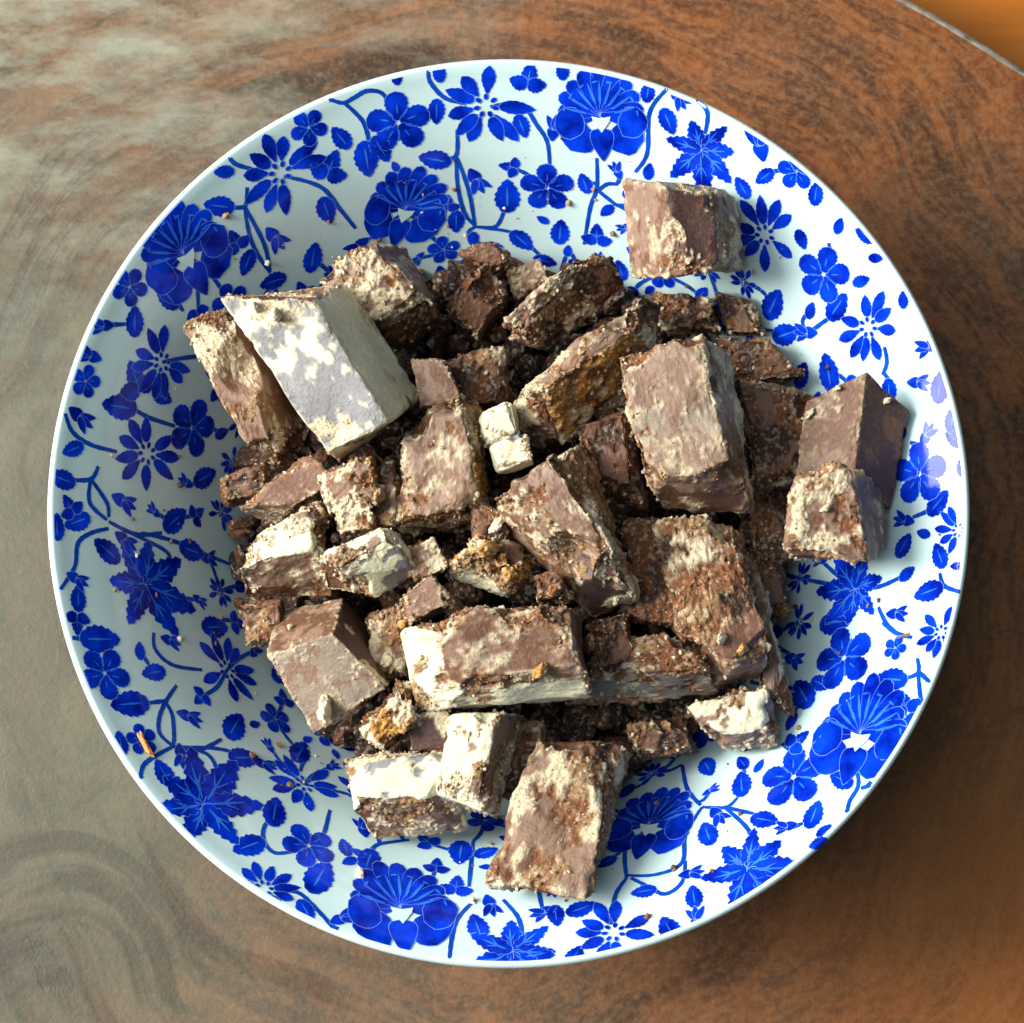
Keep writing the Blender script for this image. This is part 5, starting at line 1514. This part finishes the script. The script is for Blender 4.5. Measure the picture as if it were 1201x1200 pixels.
def drop(x, y):
    h = tree.ray_cast(Vector((x * MM, y * MM, .2)), Vector((0, 0, -1)))[0]
    r = math.hypot(x, y)
    wz = float(np.interp(r, R_ARR[:IRIM], Z_ARR[:IRIM])) * MM
    return max(wz, h.z if h is not None else -1)

GOLD, TAN, RUST, CREAM, COCOA = (.55, .27, .06), (.42, .26, .12), (.24, .09, .03), (.80, .70, .50), (.13, .06, .035)
CRUMBS = [   # where (mm), size (mm), colour, label
    ((-25.47, 0.4, 67.0), 2.3, TAN, "tan crumb above a second crumb, beside the pinkish topped chunk"),
    ((-24.26, -3.51, 67.0), 2.0, TAN, "tan crumb below another, just above the white and blue block"),
    ((-24.56, 5.48, 69.0), 1.3, CREAM, "tiny white crumb between the white coated chunk and the pinkish topped chunk"),
    ((-36.27, -41.14, 63.0), 3.6, CREAM, "white biscuit lump stuck to the front of the smooth three-faced chunk"),
    ((-3.95, -10.71, 71.0), 3.0, GOLD, "golden crumb on the left of the biscuit lump"),
    ((0.35, -15.38, 71.0), 2.6, GOLD, "golden crumb on the lower part of the biscuit lump"),
    ((-2.13, -5.35, 73.0), 2.8, CREAM, "cream crumb at the lower left tip of the split central chunk"),
    ((9.24, -18.71, 71.0), 3.0, RUST, "rust brown crumb between the biscuit lump and the front centre chunk"),
    ((-9.15, -21.28, 73.0), 2.2, CREAM, "cream crumb on the back edge of the front centre chunk"),
    ((6.21, -34.89, 73.0), 2.2, GOLD, "golden crumb on the white lower edge of the front centre chunk"),
    ((-21.12, -24.44, 69.0), 1.9, GOLD, "small golden crumb on the pinkish brown shard"),
    ((-24.38, -31.47, 63.0), 1.9, CREAM, "white crumb in the hollow left of the front centre chunk"),
    ((-22.31, -26.99, 65.0), 2.0, RUST, "brown crumb in the hollow just under the pinkish brown shard"),
    ((46.15, -30.07, 69.0), 2.2, GOLD, "golden crumb near the right corner of the large reddish brown bar"),
    ((41.9, -27.92, 69.0), 2.0, CREAM, "cream crumb on the large reddish brown bar"),
    ((46.49, -5.35, 73.0), 1.7, CREAM, "white crumb at the lowest corner of the biggest chunk"),
    ((60.34, 17.34, 71.0), 1.4, CREAM, "leftmost white crumb on the smooth ridged chunk at the far right"),
    ((65.67, 22.01, 73.0), 1.2, CREAM, "white crumb on the back edge of the smooth ridged chunk"),
    ((75.49, 19.6, 67.0), 1.1, CREAM, "white crumb on the dark right face of the ridged chunk"),
    ((62.04, -3.17, 73.0), 1.5, CREAM, "white crumb on the middle of the rounded corner chunk"),
    ((-43.5, -24.98, 65.0), 1.1, CREAM, "white crumb on the smooth pink upper face of the three-faced chunk"),
    ((-56.93, -17.22, 57.0), 2.4, RUST, "brown crumb on the left bowl wall beside the pile"),
    ((25.05, -51.61, 57.0), 2.2, RUST, "brown crumb in the shade right of the bottom chunk"),
    ((32.04, -44.06, 57.0), 2.0, TAN, "tan crumb in the shade under the rust topped slab"),
    ((-49.48, 36.17, 74.0), 2.0, CREAM, "cream crumb on the back edge of the white coated chunk"),
    ((-45.66, 34.53, 75.0), 2.6, CREAM, "larger cream crumb on the upper corner of the white coated chunk"),
]
crnd = random.Random(5)
for (x, y, z), sz, col, lab in CRUMBS:
    zz = drop(x, y) + sz * MM * .35
    o = lump_object("biscuit_crumb", crnd, (x * MM, y * MM, zz), sz * .66 * MM, col, (1.3, .85, .62), (crnd.uniform(0, 6), crnd.uniform(0, 6), crnd.uniform(0, 6)))
    tag(o, lab, "crumb", "loose crumbs on the pile")
WALL = [
    ((-2.544, 110.24), 1.7, (.75, .30, .08), (1.7, .34, .32), 2.1, "orange splinter of biscuit on the left bowl wall"),
    ((-0.3297, 106.46), 1.1, (.30, .18, .12), (1.9, .3, .25), .3, "brown sliver of chocolate near the right rim of the bowl"),
    ((-1.9496, 100.62), 1.0, (.62, .58, .44), (.7, 1.3, .5), .2, "pale crumb on the lower bowl wall above the large printed flower"),
    ((-1.6595, 100.57), .7, CREAM, (1, 1, .7), 0, "tiny white crumb beside the left corner of the bottom chunk"),
    ((2.3351, 91.27), .6, CREAM, (1, 1, .7), 0, "tiny white crumb on the upper left bowl wall"),
]
for (th, s), sz, col, st, rz, lab in WALL:
    p = on_bowl(th, s, sz * .35)
    o = lump_object("biscuit_crumb", crnd, p, sz * MM, col, st, (0, 0, rz), .3)
    tag(o, lab, "crumb", "crumbs on the bowl wall")

# broken bits added in the hollows, near-black to paint the gaps' shade
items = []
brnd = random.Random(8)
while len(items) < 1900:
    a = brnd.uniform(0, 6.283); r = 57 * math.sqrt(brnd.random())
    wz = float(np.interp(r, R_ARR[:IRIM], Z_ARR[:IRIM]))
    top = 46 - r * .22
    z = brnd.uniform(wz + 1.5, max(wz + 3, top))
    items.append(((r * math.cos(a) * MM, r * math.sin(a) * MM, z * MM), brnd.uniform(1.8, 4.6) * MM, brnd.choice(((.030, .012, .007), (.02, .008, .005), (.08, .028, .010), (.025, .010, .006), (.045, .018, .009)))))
V_, F_, T_ = lumps(brnd, items)
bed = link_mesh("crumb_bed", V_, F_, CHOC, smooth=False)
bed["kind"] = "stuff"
tag(bed, "added broken crumbs, coloured dark as the shade in the hollows between the chunks", "crumbs")
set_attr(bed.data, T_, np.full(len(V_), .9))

# fine dust and specks fallen off the pile on to the glaze around it
items = []
while len(items) < 240:
    a = brnd.uniform(0, 6.283); r = min(86, 62 + abs(brnd.gauss(0, 9)))
    s_ = float(np.interp(r, R_ARR[:IRIM], S_ARR[:IRIM]))
    sz = brnd.choice((.10, .12, .16, .2, .25, .35, .5, .75))
    items.append((on_bowl(a, s_, sz * .4), sz * MM, brnd.choice((TAN, RUST, CREAM, COCOA))))
V_, F_, T_ = lumps(brnd, items)
dust = link_mesh("crumb_dust", V_, F_, CHOC, smooth=False)
dust["kind"] = "stuff"
tag(dust, "fine brown and cream crumb specks on the bowl around the pile", "crumbs")
set_attr(dust.data, T_, np.full(len(V_), .6))
